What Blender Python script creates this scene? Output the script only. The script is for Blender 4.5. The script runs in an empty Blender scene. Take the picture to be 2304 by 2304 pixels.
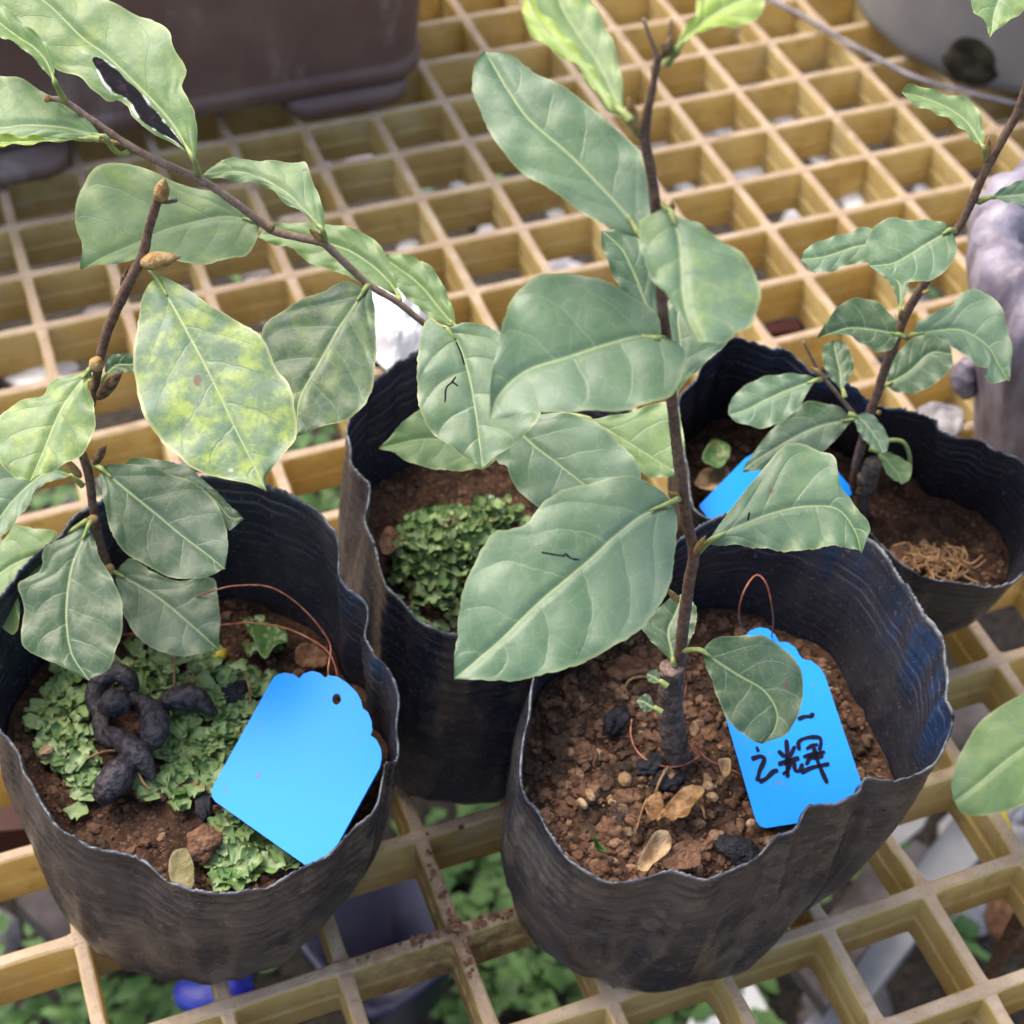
import bpy, math, random
import numpy as np
from mathutils import Vector, Matrix, noise as mn
random.seed(7); RG = np.random.default_rng(7)
sc = bpy.context.scene; COL = sc.collection

# ---------------------------------------------------------------- camera
RM = np.array([[0.93613605, 0.23744754, -0.25936068], [-0.3505065, 0.68922513, -0.63412452], [0.02818659, 0.68453443, 0.7284354]])
CAM = np.array([-0.24054828, -0.74339441, 0.47880896])
FPX = 3693.84
cd = bpy.data.cameras.new('camera'); cam = bpy.data.objects.new('camera', cd); COL.objects.link(cam)
mw = Matrix.Identity(4)
for i in range(3):
    for j in range(3): mw[i][j] = RM[i, j]
    mw[i][3] = CAM[i]
cam.matrix_world = mw
cd.sensor_width = 36; cd.lens = FPX / 2304 * 36; cd.clip_end = 60; cd.clip_start = .02
cd.dof.use_dof = True; cd.dof.focus_distance = .435; cd.dof.aperture_fstop = 17
sc.camera = cam
# ---------------------------------------------------------------- world, sun, exposure
w = bpy.data.worlds.new('World'); sc.world = w; w.use_nodes = True
nt = w.node_tree; bg = nt.nodes['Background']
sky = nt.nodes.new('ShaderNodeTexSky'); sky.sky_type = 'NISHITA'; sky.sun_disc = False
SUN_EL, SUN_AZ = math.radians(62), math.radians(-35)     # azimuth measured from +Y towards +X
sky.sun_elevation = SUN_EL; sky.sun_rotation = SUN_AZ; sky.dust_density = 6; sky.air_density = 1.2; sky.ozone_density = .6; sky.altitude = 0
nt.links.new(sky.outputs[0], bg.inputs[0]); bg.inputs[1].default_value = .15
sl = bpy.data.lights.new('sun', 'SUN'); sl.energy = .85; sl.angle = math.radians(30); sl.color = (1, .95, .88)
so = bpy.data.objects.new('sun', sl); COL.objects.link(so)
sd = Vector((math.sin(SUN_AZ) * math.cos(SUN_EL), math.cos(SUN_AZ) * math.cos(SUN_EL), math.sin(SUN_EL)))
so.rotation_euler = sd.to_track_quat('Z', 'Y').to_euler()
sc.view_settings.view_transform = 'Standard'; sc.view_settings.look = 'None'
sc.view_settings.exposure = 1.15; sc.view_settings.gamma = 1
sc.cycles.max_bounces = 8; sc.cycles.transparent_max_bounces = 4

# ---------------------------------------------------------------- measuring helpers: photo sight line -> point of the place
S = 2304 / 1932
TL = lambda x, y: (x / 2, y / 2)
TR = lambda x, y: (966 + x / 2, y / 2)
BL = lambda x, y: (x / 2, 966 + y / 2)
BR = lambda x, y: (966 + x / 2, 966 + y / 2)
i1 = lambda x, y: (.3906 * x, 838.5 + .3906 * y)
i2 = lambda x, y: (922.4 + .5226 * x, 922.4 + .5226 * y)
i3 = lambda x, y: (1257.8 + .3489 * x, 503.1 + .3489 * y)
i4 = lambda x, y: (587 + .3472 * x, 503.1 + .3472 * y)
DD = lambda x, y: (x, y)
def ray(x, y):
    return RM @ np.array([(x * S - 1152) / FPX, -(y * S - 1152) / FPX, -1.0])
def on_z(p, z):
    d = ray(*p); return CAM + d * (z - CAM[2]) / d[2]
FWD = np.array([.378, .926, 0.]); RGT = np.array([.926, -.378, 0.]); UP = np.array([0, 0, 1.])
def on_plane(p, P0, n):
    d = ray(*p); return CAM + d * (((P0 - CAM) @ n) / (d @ n))
CDIR = RM[:, 2]

# ---------------------------------------------------------------- object helpers
def link(name, me, mat=None, parent=None):
    o = bpy.data.objects.new(name, me); COL.objects.link(o)
    if mat is not None:
        for m in (mat if isinstance(mat, (list, tuple)) else [mat]): me.materials.append(m)
    if parent is not None: o.parent = parent; o.matrix_parent_inverse = Matrix.Translation(-parent.location)
    return o
def mesh(verts, faces, smooth=True):
    me = bpy.data.meshes.new('m'); me.from_pydata([tuple(map(float, v)) for v in verts], [], [tuple(map(int, f)) for f in faces]); me.update()
    if smooth: me.polygons.foreach_set('use_smooth', [True] * len(me.polygons))
    return me
def tag(o, label=None, cat=None, group=None, kind=None):
    if label: o['label'] = label
    if cat: o['category'] = cat
    if group: o['group'] = group
    if kind: o['kind'] = kind
    return o
def empty(name, loc):
    o = bpy.data.objects.new(name, None); o.location = loc; o.empty_display_size = .02; COL.objects.link(o); return o
def cr(P, n, closed=False):
    """Catmull-Rom through P resampled to n points evenly by arc length."""
    P = np.array(P, float); m = len(P)
    if closed: Q = np.vstack([P[-1], P, P[0], P[1]])
    else: Q = np.vstack([2 * P[0] - P[1], P, 2 * P[-1] - P[-2]])
    out = []
    for i in range(len(Q) - 3):
        p0, p1, p2, p3 = Q[i:i + 4]
        for t in np.linspace(0, 1, 12, endpoint=False):
            out.append(.5 * (2 * p1 + (p2 - p0) * t + (2 * p0 - 5 * p1 + 4 * p2 - p3) * t * t + (-p0 + 3 * p1 - 3 * p2 + p3) * t ** 3))
    out.append(Q[-2]); out = np.array(out)
    L = np.r_[0, np.cumsum(np.linalg.norm(np.diff(out, axis=0), axis=1))]
    u = np.linspace(0, L[-1], n + 1)[:-1] if closed else np.linspace(0, L[-1], n)
    return np.stack([np.interp(u, L, out[:, k]) for k in range(out.shape[1])], 1)
def nz(p, s=1.0, seed=0.0):
    return mn.noise(Vector((p[0] * s + seed, p[1] * s + seed * 1.7, p[2] * s - seed)))
class MB:
    def __init__(s): s.v = []; s.f = []
    def add(s, v, f):
        b = len(s.v); s.v.extend(v); s.f.extend([tuple(i + b for i in q) for q in f])
    def tube(s, P, r, k=8, n=None, cap=True, rough=0, seed=0):
        P = np.array(P, float); r = np.array(r if np.ndim(r) else [r] * len(P), float)
        if n:
            Z = cr(np.hstack([P, r[:, None]]), n); P, r = Z[:, :3], Z[:, 3]
        T = np.gradient(P, axis=0); T /= np.linalg.norm(T, axis=1)[:, None] + 1e-12
        a = np.array([0, 0, 1.]) if abs(T[0][2]) < .9 else np.array([1., 0, 0])
        V = []; F = []
        u = np.cross(T[0], a); u /= np.linalg.norm(u)
        for i in range(len(P)):
            u = u - T[i] * (u @ T[i]); u /= np.linalg.norm(u); v = np.cross(T[i], u)
            for j in range(k):
                an = 2 * math.pi * j / k; d = math.cos(an) * u + math.sin(an) * v; rr = r[i]
                if rough: rr *= 1 + rough * nz(P[i] + d * r[i], 900, seed) + rough * .7 * nz(P[i] + d * r[i], 260, seed)
                V.append(P[i] + d * rr)
        for i in range(len(P) - 1):
            for j in range(k):
                F.append((i * k + j, i * k + (j + 1) % k, (i + 1) * k + (j + 1) % k, (i + 1) * k + j))
        if cap: F.append(tuple(range(k))[::-1]); F.append(tuple((len(P) - 1) * k + j for j in range(k)))
        s.add(V, F)
    def box(s, c, X, Y, Z):
        c, X, Y, Z = map(np.array, (c, X, Y, Z))
        V = [c + a * X + b * Y + d * Z for a in (-1, 1) for b in (-1, 1) for d in (-1, 1)]
        s.add(V, [(0, 1, 3, 2), (4, 6, 7, 5), (0, 4, 5, 1), (2, 3, 7, 6), (0, 2, 6, 4), (1, 5, 7, 3)])
    def build(s, name, mat, parent=None, smooth=True):
        return link(name, mesh(s.v, s.f, smooth), mat, parent)

# ---------------------------------------------------------------- material helpers
class G:
    """tiny node-graph builder"""
    def __init__(s, name):
        s.m = bpy.data.materials.new(name); s.m.use_nodes = True; s.t = s.m.node_tree; s.p = s.t.nodes['Principled BSDF']; s.out = s.t.nodes['Material Output']
    def n(s, typ, **kw):
        x = s.t.nodes.new('ShaderNode' + typ)
        for k, v in kw.items(): setattr(x, k, v)
        return x
    def l(s, a, b): s.t.links.new(a, b)
    def val(s, x, sock):
        if hasattr(x, 'bl_idname') or hasattr(x, 'is_output'): s.l(x, sock)
        else: sock.default_value = x
    def noise(s, scale, detail=4, rough=.55, vec=None, dist=0):
        x = s.n('TexNoise'); x.inputs['Scale'].default_value = scale; x.inputs['Detail'].default_value = detail; x.inputs['Roughness'].default_value = rough; x.inputs['Distortion'].default_value = dist
        s.l(vec if vec is not None else s.pos(), x.inputs['Vector']); return x.outputs['Fac']
    def pos(s):
        if not hasattr(s, '_p'): s._p = s.n('NewGeometry')
        return s._p.outputs['Position']
    def nor(s): s.pos(); return s._p.outputs['Normal']
    def attr(s, name): x = s.n('Attribute'); x.attribute_name = name; return x.outputs['Fac']
    def math(s, op, a, b=None, c=None):
        x = s.n('Math', operation=op)
        for i, q in enumerate((a, b, c)):
            if q is not None: s.val(q, x.inputs[i])
        return x.outputs[0]
    def ramp(s, f, lo, hi, a=0., b=1.):
        x = s.n('MapRange', interpolation_type='SMOOTHSTEP'); s.l(f, x.inputs[0])
        for i, q in enumerate((lo, hi, a, b)): x.inputs[i + 1].default_value = q
        return x.outputs[0]
    def mix(s, f, a, b):
        x = s.n('Mix', data_type='RGBA'); s.val(f, x.inputs[0])
        for q, k in ((a, 6), (b, 7)):
            if isinstance(q, tuple): x.inputs[k].default_value = (*q[:3], 1)
            else: s.l(q, x.inputs[k])
        return x.outputs[2]
    def bump(s, h, strength, dist, normal=None):
        x = s.n('Bump'); x.inputs['Strength'].default_value = strength; x.inputs['Distance'].default_value = dist; s.l(h, x.inputs['Height'])
        if normal is not None: s.l(normal, x.inputs['Normal'])
        return x.outputs[0]
    def fin(s, col=None, rough=.6, spec=.5, normal=None, **kw):
        if col is not None: s.val((*col, 1) if isinstance(col, tuple) else col, s.p.inputs['Base Color'])
        s.val(rough, s.p.inputs['Roughness']); s.p.inputs['Specular IOR Level'].default_value = spec
        if normal is not None: s.l(normal, s.p.inputs['Normal'])
        for k, v in kw.items(): s.val(v, s.p.inputs[k])
        return s.m
def simple(name, c1, c2, scale, rough=.6, spec=.4, bump=.0, bs=None, detail=5):
    g = G(name); f = g.noise(scale, detail)
    f2 = g.ramp(f, .35, .65)
    n = g.bump(g.noise(bs or scale * 3, 6), bump, .002) if bump else None
    return g.fin(g.mix(f2, c1, c2), rough, spec, n)

def leaf_material(name, dark, mid, under, sheen=.5):
    g = G(name)
    gg = g.attr('vein_phase'); gw = g.attr('vein_gap'); mr = g.attr('mid_dist'); ed = g.attr('edge'); yl = g.attr('chlorosis'); tau = g.attr('tau'); sp = g.attr('spot')
    uv = g.n('UVMap').outputs[0]
    wob = g.noise(95, 3, .6, uv)
    ph = g.math('ADD', gg, g.math('MULTIPLY', g.math('SUBTRACT', wob, .5), .42))
    fr = g.math('ABSOLUTE', g.math('SUBTRACT', ph, g.math('ROUND', ph)))
    dist = g.math('MULTIPLY', fr, gw)                                   # mm from nearest side vein
    wid = g.math('MULTIPLY_ADD', tau, -.16, .30)
    sv = g.math('SUBTRACT', 1., g.ramp(g.math('DIVIDE', dist, wid), .35, 1.1))
    sv = g.math('MULTIPLY', sv, g.ramp(tau, .98, .80))
    mv = g.math('SUBTRACT', 1., g.ramp(g.math('ABSOLUTE', mr), .22, .68))
    vo = g.n('TexVoronoi', feature='DISTANCE_TO_EDGE'); vo.inputs['Scale'].default_value = 210; g.l(uv, vo.inputs['Vector'])
    tv = g.math('SUBTRACT', 1., g.ramp(vo.outputs['Distance'], .01, .09))
    vo2 = g.n('TexVoronoi', feature='DISTANCE_TO_EDGE'); vo2.inputs['Scale'].default_value = 700; g.l(uv, vo2.inputs['Vector'])
    base = g.mix(g.ramp(g.noise(55, 4, .6, uv), .3, .7), dark, mid)
    base = g.mix(g.math('MULTIPLY', tv, .16), base, (.22, .30, .15))
    yn = g.ramp(g.noise(150, 5, .7, uv, .2), .40, .72)
    yf = g.math('MULTIPLY', g.math('MULTIPLY', yn, yl), g.math('SUBTRACT', 1., g.math('MULTIPLY', sv, .7)))
    base = g.mix(yf, base, (.36, .46, .07))
    base = g.mix(g.math('MULTIPLY', sv, .30), base, (.28, .36, .20))
    base = g.mix(g.math('MULTIPLY', mv, .75), base, (.36, .44, .20))
    base = g.mix(g.math('MULTIPLY', g.ramp(ed, .93, 1.0), g.math('MULTIPLY_ADD', yl, .6, .28)), base, (.50, .50, .20))
    dust = g.math('MULTIPLY', g.ramp(g.noise(1500, 2, .5, uv), .66, .74), .45)
    dust = g.math('ADD', dust, g.math('MULTIPLY', g.ramp(g.noise(26, 3, .55, uv), .30, .75), .20))
    base = g.mix(dust, base, (.43, .51, .43))
    wh = g.ramp(g.noise(90, 2, .5, uv), .735, .76)
    base = g.mix(wh, base, (.62, .62, .55))
    base = g.mix(g.ramp(g.noise(75, 3, .5, uv), .27, .235), base, (.13, .08, .05))
    blk = g.mix(g.ramp(g.noise(420, 4, .6, uv), .56, .62), (.012, .008, .018), (.034, .024, .040))
    film = g.math('MULTIPLY', g.attr('film_on'), g.ramp(g.math('ABSOLUTE', g.math('SUBTRACT', sp, .42)), .15, .05), g.ramp(g.noise(120, 3, .6, uv), .46, .58))
    base = g.mix(g.ramp(sp, .42, .5), base, blk)
    film = g.math('MULTIPLY', film, g.ramp(g.noise(170, 3, .6, uv), .47, .56)); base = g.mix(film, base, (.58, .60, .56))
    g.pos(); bf = g._p.outputs['Backfacing']
    base = g.mix(g.math('MULTIPLY', bf, .85), base, under)
    h = g.math('ADD', g.math('MULTIPLY', vo.outputs['Distance'], .5), g.math('MULTIPLY', vo2.outputs['Distance'], .25))
    h = g.math('SUBTRACT', h, g.math('MULTIPLY', sv, .35))
    h = g.math('SUBTRACT', h, g.math('MULTIPLY', mv, .5))
    n = g.bump(h, .42, .0005)
    rr = g.math('ADD', g.math('MULTIPLY_ADD', dust, .35, sheen), g.math('MULTIPLY', g.ramp(sp, .42, .5), .4)); g.l(g.math('MULTIPLY_ADD', g.ramp(sp, .42, .5), -.45, .55), g.p.inputs['Specular IOR Level'])
    m = g.fin(base, rr, .55, n)
    tr = g.n('BsdfTranslucent'); g.l(g.mix(.5, base, (.30, .48, .05)), tr.inputs[0])
    ms = g.n('MixShader'); ms.inputs[0].default_value = .16
    g.l(g.p.outputs[0], ms.inputs[1]); g.l(tr.outputs[0], ms.inputs[2]); g.l(ms.outputs[0], g.out.inputs[0])
    return m
M = {}
M['leaf'] = leaf_material('leaf_green', (.072, .148, .076), (.104, .190, .098), (.20, .29, .13), .40)
M['leaf_deep'] = leaf_material('leaf_deep', (.027, .074, .025), (.044, .100, .036), (.16, .24, .10), .40)
M['leaf_fresh'] = leaf_material('leaf_fresh', (.095, .190, .055), (.145, .245, .072), (.22, .36, .07), .42)
M['leaf_lime'] = leaf_material('leaf_lime', (.20, .33, .02), (.32, .44, .03), (.34, .46, .03), .42)

def bark(name, a, b, c):
    g = G(name)
    col = g.mix(g.ramp(g.noise(420, 4), .4, .65), a, b)
    col = g.mix(g.ramp(g.noise(1900, 2), .60, .68), col, c)
    return g.fin(col, .75, .25, g.bump(g.noise(1400, 5), .8, .0004))
M['bark'] = bark('bark_brown', (.120, .070, .054), (.20, .13, .095), (.30, .22, .16))
M['bark_light'] = bark('bark_light', (.22, .145, .11), (.33, .235, .18), (.36, .27, .20))
M['bark_old'] = bark('bark_old', (.075, .056, .048), (.17, .13, .11), (.20, .17, .14))
M['bud'] = simple('bud_tan', (.30, .16, .045), (.46, .32, .14), 500, .6, .3, .5)
M['bud_dark'] = simple('bud_dark', (.06, .035, .03), (.25, .17, .08), 500, .6, .3, .5)
M['petiole'] = simple('petiole_green', (.22, .30, .08), (.34, .38, .14), 300, .5, .4)
M['cut'] = simple('cut_wood', (.16, .10, .09), (.33, .25, .21), 900, .8, .2, .5)

def film_material(name, blue, mud_amt):
    g = G(name)
    wv = g.attr('height')
    sep = g.n('SeparateXYZ'); g.l(g.pos(), sep.inputs[0])
    st = g.n('Combine' + 'XYZ'); g.l(g.attr('around'), st.inputs[0]); g.l(wv, st.inputs[1]); 
    streak = g.n('Mapping'); streak.inputs['Scale'].default_value = (9, 60, 1); g.l(st.outputs[0], streak.inputs['Vector'])
    sn = g.noise(1.6, 5, .6, streak.outputs[0], .4)
    base = g.mix(g.math('MULTIPLY', g.ramp(sn, .40, .75), .7), (.017, .019, .028), blue)
    mudm = g.math('MULTIPLY', g.ramp(g.noise(34, 5, .62), .42, .70), .85)
    ins = g.attr('inside')
    mudm = g.math('MULTIPLY', mudm, g.math('SUBTRACT', mud_amt, g.math('MULTIPLY', ins, mud_amt * .72)))
    base = g.mix(mudm, base, (.150, .128, .112))
    base = g.mix(g.math('MULTIPLY', g.math('MULTIPLY', g.ramp(g.attr('rib'), .55, .98), g.ramp(g.noise(48, 4, .6), .36, .62)), g.math('MULTIPLY_ADD', ins, .45, .28)), base, (.135, .130, .150))  # pale rib crests: sky highlights painted into the film colour
    blot = g.math('MULTIPLY', g.ramp(g.noise(75, 6, .7), .50, .62), g.math('SUBTRACT', .75, g.math('MULTIPLY', ins, .65)))
    base = g.mix(g.math('MULTIPLY', blot, mud_amt * .7), base, (.200, .168, .142))
    base = g.mix(g.math('MULTIPLY', g.ramp(g.noise(700, 3, .6), .60, .70), .35), base, (.22, .19, .165))
    base = g.mix(g.math('MULTIPLY', g.ramp(g.attr('lip'), .2, .9), g.ramp(g.noise(170, 4), .38, .66)), base, (.16, .17, .185))  # pale lip: light caught by the cut edge, put into the colour
    rough = g.math('MULTIPLY_ADD', mudm, .45, .25)
    h = g.math('ADD', g.noise(260, 5, .6), g.math('MULTIPLY', sn, .35))
    return g.fin(base, rough, .5, g.bump(h, .55, .0007))
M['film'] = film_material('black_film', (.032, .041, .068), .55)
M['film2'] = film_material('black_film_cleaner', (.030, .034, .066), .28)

def soil_material(name, a, b, c):
    g = G(name)
    col = g.mix(g.ramp(g.noise(150, 6, .65), .35, .65), a, b)
    col = g.mix(g.ramp(g.noise(520, 4, .6), .55, .68), col, c)
    return g.fin(col, .9, .2, g.bump(g.noise(600, 6, .7), 1., .0016))
M['soil'] = soil_material('soil', (.028, .015, .010), (.10, .052, .032), (.20, .115, .07))
g = G('pebble'); oi = g.attr('tone')
pc = g.mix(g.ramp(oi, 0, .45), (.060, .030, .018), (.165, .085, .048)); pc = g.mix(g.ramp(oi, .55, 1.), pc, (.36, .235, .135))
M['pebble'] = g.fin(g.mix(g.math('MULTIPLY', g.ramp(g.noise(75, 4, .6), .46, .60), .8), g.mix(g.ramp(g.noise(700, 4), .5, .7), pc, (.09, .052, .034)), (.030, .019, .014)), .75, .3, g.bump(g.noise(900, 5), .7, .0006))
g = G('liverwort'); t_ = g.attr('tone')
lw = g.mix(t_, (.070, .150, .035), (.24, .34, .13)); lw = g.mix(g.ramp(g.noise(420, 4), .55, .72), lw, (.26, .34, .16)); lw = g.mix(g.math('MULTIPLY', g.ramp(g.noise(130, 3), .56, .70), .75), lw, (.20, .15, .06))
M['liverwort'] = g.fin(lw, .38, .5, g.bump(g.noise(1600, 4), .5, .0003))
g = G('tag_blue'); tb = g.mix(g.ramp(g.noise(160, 3), .66, .78), (.001, .265, .92), (.010, .24, .80))
M['tag'] = g.fin(g.mix(g.ramp(g.noise(330, 3, .6), .66, .72), tb, (.12, .15, .26)), .42, .22, g.bump(g.noise(900, 2), .1, .0002))
M['ink'] = G('ink').fin((.004, .003, .016), .6, .12)
g = G('copper_wire'); M['wire'] = g.fin(g.mix(g.ramp(g.noise(500, 2), .4, .6), (.30, .085, .045), (.42, .17, .11)), .38, .5, None, Metallic=.5)

g = G('resin_grating')
sx = g.n('SeparateXYZ'); g.l(g.nor(), sx.inputs[0]); px_ = g.n('SeparateXYZ'); g.l(g.pos(), px_.inputs[0])
side = g.mix(g.ramp(g.noise(26, 5, .6), .38, .64), (.66, .50, .20), (.80, .66, .32))
side = g.mix(g.math('MULTIPLY', g.ramp(g.noise(60, 5, .65), .5, .72), .7), side, (.70, .62, .42))
side = g.mix(g.math('MULTIPLY', g.ramp(g.noise(130, 5, .65), .55, .72), .4), side, (.34, .20, .07))
top = g.mix(g.ramp(g.noise(75, 5, .65), .4, .65), (.60, .46, .335), (.72, .59, .45))
top = g.mix(g.ramp(g.noise(30, 5, .7), .56, .7), top, (.42, .30, .20))
top = g.mix(g.math('MULTIPLY', g.ramp(g.noise(900, 3), .6, .7), .5), top, (.22, .14, .085))
col = g.mix(g.ramp(sx.outputs[2], .55, .9), side, top)
crack = g.attr('mud'); col = g.mix(g.math('MULTIPLY', crack, g.math('MULTIPLY', g.ramp(g.noise(150, 5, .7), .36, .62), .8)), col, (.22, .125, .09))
M['frp'] = g.fin(col, .6, .18, g.bump(g.noise(380, 6, .65), .5, .0012))
tr_ = g.n('BsdfTranslucent'); g.l(col, tr_.inputs[0]); mx_ = g.n('MixShader'); mx_.inputs[0].default_value = .42
g.l(g.p.outputs[0], mx_.inputs[1]); g.l(tr_.outputs[0], mx_.inputs[2]); g.l(mx_.outputs[0], g.out.inputs[0])

def plastic(name, a, b, st, sc1=18, rough=.5):
    g = G(name)
    col = g.mix(g.ramp(g.noise(sc1, 5, .6), .35, .7), a, b)
    mp = g.n('Mapping'); mp.inputs['Scale'].default_value = (1, 1, .35); g.l(g.pos(), mp.inputs['Vector'])
    col = g.mix(g.math('MULTIPLY', g.ramp(g.noise(26, 6, .7, mp.outputs[0]), .54, .70), .6), col, st)
    return g.fin(col, rough, .45, g.bump(g.noise(300, 5), .25, .0006))
M['planter'] = plastic('planter_brown', (.115, .073, .070), (.165, .115, .098), (.30, .27, .26))
M['grey_pot'] = plastic('pot_grey', (.21, .21, .225), (.28, .28, .29), (.38, .37, .34), 12)
M['shade_grime'] = simple('hole_shade_grime', (.015, .015, .010), (.055, .050, .035), 120, .9, .2, .6)  # dark tone holds the drain hole's shade along with grime
g = G('faded_film'); mp = g.n('Mapping'); mp.inputs['Scale'].default_value = (60, 60, 9); g.l(g.pos(), mp.inputs['Vector'])
M['faded'] = g.fin(g.mix(g.ramp(g.noise(1.4, 5, .6, mp.outputs[0]), .35, .7), (.14, .115, .15), (.33, .30, .36)), .42, .5, g.bump(g.noise(130, 5), .5, .002))
M['white_film'] = simple('white_film', (.74, .76, .82), (.86, .87, .88), 30, .35, .5, .3, 120)
M['cable'] = simple('cable_grey', (.10, .10, .12), (.26, .24, .27), 60, .5, .5)
M['ground'] = soil_material('ground_soil', (.018, .014, .011), (.055, .045, .035), (.14, .125, .10))
M['weed'] = simple('weed_leaf', (.035, .10, .018), (.11, .22, .055), 40, .5, .4)
M['stone_pale'] = simple('stone_pale', (.22, .21, .22), (.50, .48, .50), 30, .8, .2, .5)
M['stone_dark'] = simple('stone_dark', (.05, .04, .04), (.16, .14, .14), 20, .8, .2, .5)
M['board'] = simple('board_grey', (.20, .20, .22), (.36, .36, .37), 14, .7, .3, .3)
M['navy'] = simple('navy_plastic', (.012, .014, .045), (.03, .03, .07), 20, .4, .5)
M['blue_bit'] = simple('blue_plastic', (.01, .015, .30), (.02, .05, .40), 20, .4, .5)
M['redbrown'] = simple('red_brown', (.07, .018, .015), (.13, .04, .035), 20, .5, .4)
M['yellow'] = simple('yellow_paint', (.62, .42, .02), (.75, .55, .05), 60, .4, .5)
M['lump'] = simple('lump_black', (.010, .009, .014), (.055, .045, .055), 420, .5, .5, .9, 420)
M['dry'] = simple('dry_leaf', (.17, .08, .03), (.40, .24, .11), 260, .7, .3, .6)
M['dry_pale'] = simple('dry_leaf_pale', (.30, .18, .09), (.52, .38, .22), 260, .7, .3, .6)
M['clod'] = simple('clod', (.13, .065, .04), (.27, .15, .09), 300, .9, .2, 1.)
M['olive'] = simple('olive_stone', (.17, .15, .07), (.28, .25, .13), 200, .85, .2, .8)
M['root'] = simple('root_fibre', (.20, .11, .05), (.36, .22, .11), 300, .8, .2)
M['char'] = simple('char', (.008, .009, .013), (.035, .035, .045), 200, .75, .3, 1.)

# ================================================================ SETTING: ground below the bench
NG = 90
gv = []; xs = np.linspace(-3.2, 3.6, NG); ys = np.linspace(-2.6, 4.2, NG)
for y in ys:
    for x in xs: gv.append((x, y, -.42 + .02 * nz((x, y, 0), 6) + .008 * nz((x, y, 0), 30)))
tag(link('ground', mesh(gv, [(j * NG + i, j * NG + i + 1, (j + 1) * NG + i + 1, (j + 1) * NG + i) for j in range(NG - 1) for i in range(NG - 1)]), M['ground']),
    'dark damp soil ground below the bench grating', kind='structure')

def ico(): 
    t = (1 + 5 ** .5) / 2
    V = np.array([(-1, t, 0), (1, t, 0), (-1, -t, 0), (1, -t, 0), (0, -1, t), (0, 1, t), (0, -1, -t), (0, 1, -t), (t, 0, -1), (t, 0, 1), (-t, 0, -1), (-t, 0, 1)], float)
    F = [(0, 11, 5), (0, 5, 1), (0, 1, 7), (0, 7, 10), (0, 10, 11), (1, 5, 9), (5, 11, 4), (11, 10, 2), (10, 7, 6), (7, 1, 8), (3, 9, 4), (3, 4, 2), (3, 2, 6), (3, 6, 8), (3, 8, 9), (4, 9, 5), (2, 4, 11), (6, 2, 10), (8, 6, 7), (9, 8, 1)]
    return V / np.linalg.norm(V[0]), F
def sub(V, F):
    V = list(map(np.array, V)); E = {}; out = []
    def m(a, b):
        k = (min(a, b), max(a, b))
        if k not in E: E[k] = len(V); q = V[a] + V[b]; V.append(q / np.linalg.norm(q))
        return E[k]
    for a, b, c in F:
        x, y, z = m(a, b), m(b, c), m(c, a); out += [(a, x, z), (b, y, x), (c, z, y), (x, y, z)]
    return np.array(V), out
I0 = ico(); I1 = sub(*I0); I2 = sub(*I1); I3 = sub(*I2)
def rock(c, r, lvl=I1, amp=.3, flat=(1, 1, 1), fr=1.4):
    V, F = lvl; sd_ = RG.uniform(0, 90); A = RG.uniform(0, 6.28); ca, sa = math.cos(A), math.sin(A)
    f = np.array(flat) * RG.uniform(.8, 1.2, 3)
    out = []
    for v in V:
        q = v * (1 + amp * nz(v, fr, sd_) + amp * .5 * nz(v, fr * 2.7, sd_)) * f * r
        out.append(np.array(c) + np.array([q[0] * ca - q[1] * sa, q[0] * sa + q[1] * ca, q[2]]))
    return out, F
def tone_attr(o, vals):
    a = o.data.attributes.new('tone', 'FLOAT', 'POINT'); a.data.foreach_set('value', np.array(vals, dtype=np.float32))

def inframe(p, m=150):
    q = RM.T @ (np.array(p) - CAM); x = 1152 + FPX * q[0] / -q[2]; y = 1152 - FPX * q[1] / -q[2]
    return -m < x < 2304 + m and -m < y < 2304 + m
# rubble on the ground (pale and dark chips) and low weeds: nobody could count them
for nm, mt, cnt, rr, lab in (('pale_rubble', 'stone_pale', 170, (.006, .024), 'scattered pale stone and plaster chips on the ground below the grating'), ('dark_rubble', 'stone_dark', 260, (.008, .03), 'dark stones and crumbs lying on the ground below the grating')):
    mb = MB(); k = 0
    while k < cnt:
        x, y = RG.uniform(-.6, 1.3), RG.uniform(-.8, 1.3); z = -.42 + .02 * nz((x, y, 0), 6)
        if not inframe((x, y, z), 300): continue
        k += 1; mb.add(*rock((x, y, z + .004), RG.uniform(*rr), I1, .4, (1, 1, .5)))
    tag(mb.build(nm, M[mt]), lab, 'rubble', kind='stuff')
mb = MB()
def weedleaf(mb, c, a, L, wd, up):
    d = np.array([math.cos(a), math.sin(a), 0]); s_ = np.array([-d[1], d[0], 0]); V = []; F = []
    n = 6
    for i in range(n):
        t = i / (n - 1); ww = wd * math.sin(math.pi * (.08 + .9 * t)) ** .8 * (1 + .25 * (-1) ** i)
        p = np.array(c) + d * L * t + UP * (up * L * (t - .7 * t * t))
        V += [p - s_ * ww + UP * .15 * ww, p, p + s_ * ww + UP * .15 * ww]
    for i in range(n - 1):
        for j in range(2): F.append((i * 3 + j, i * 3 + j + 1, i * 3 + j + 4, i * 3 + j + 3))
    mb.add(V, F)
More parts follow.
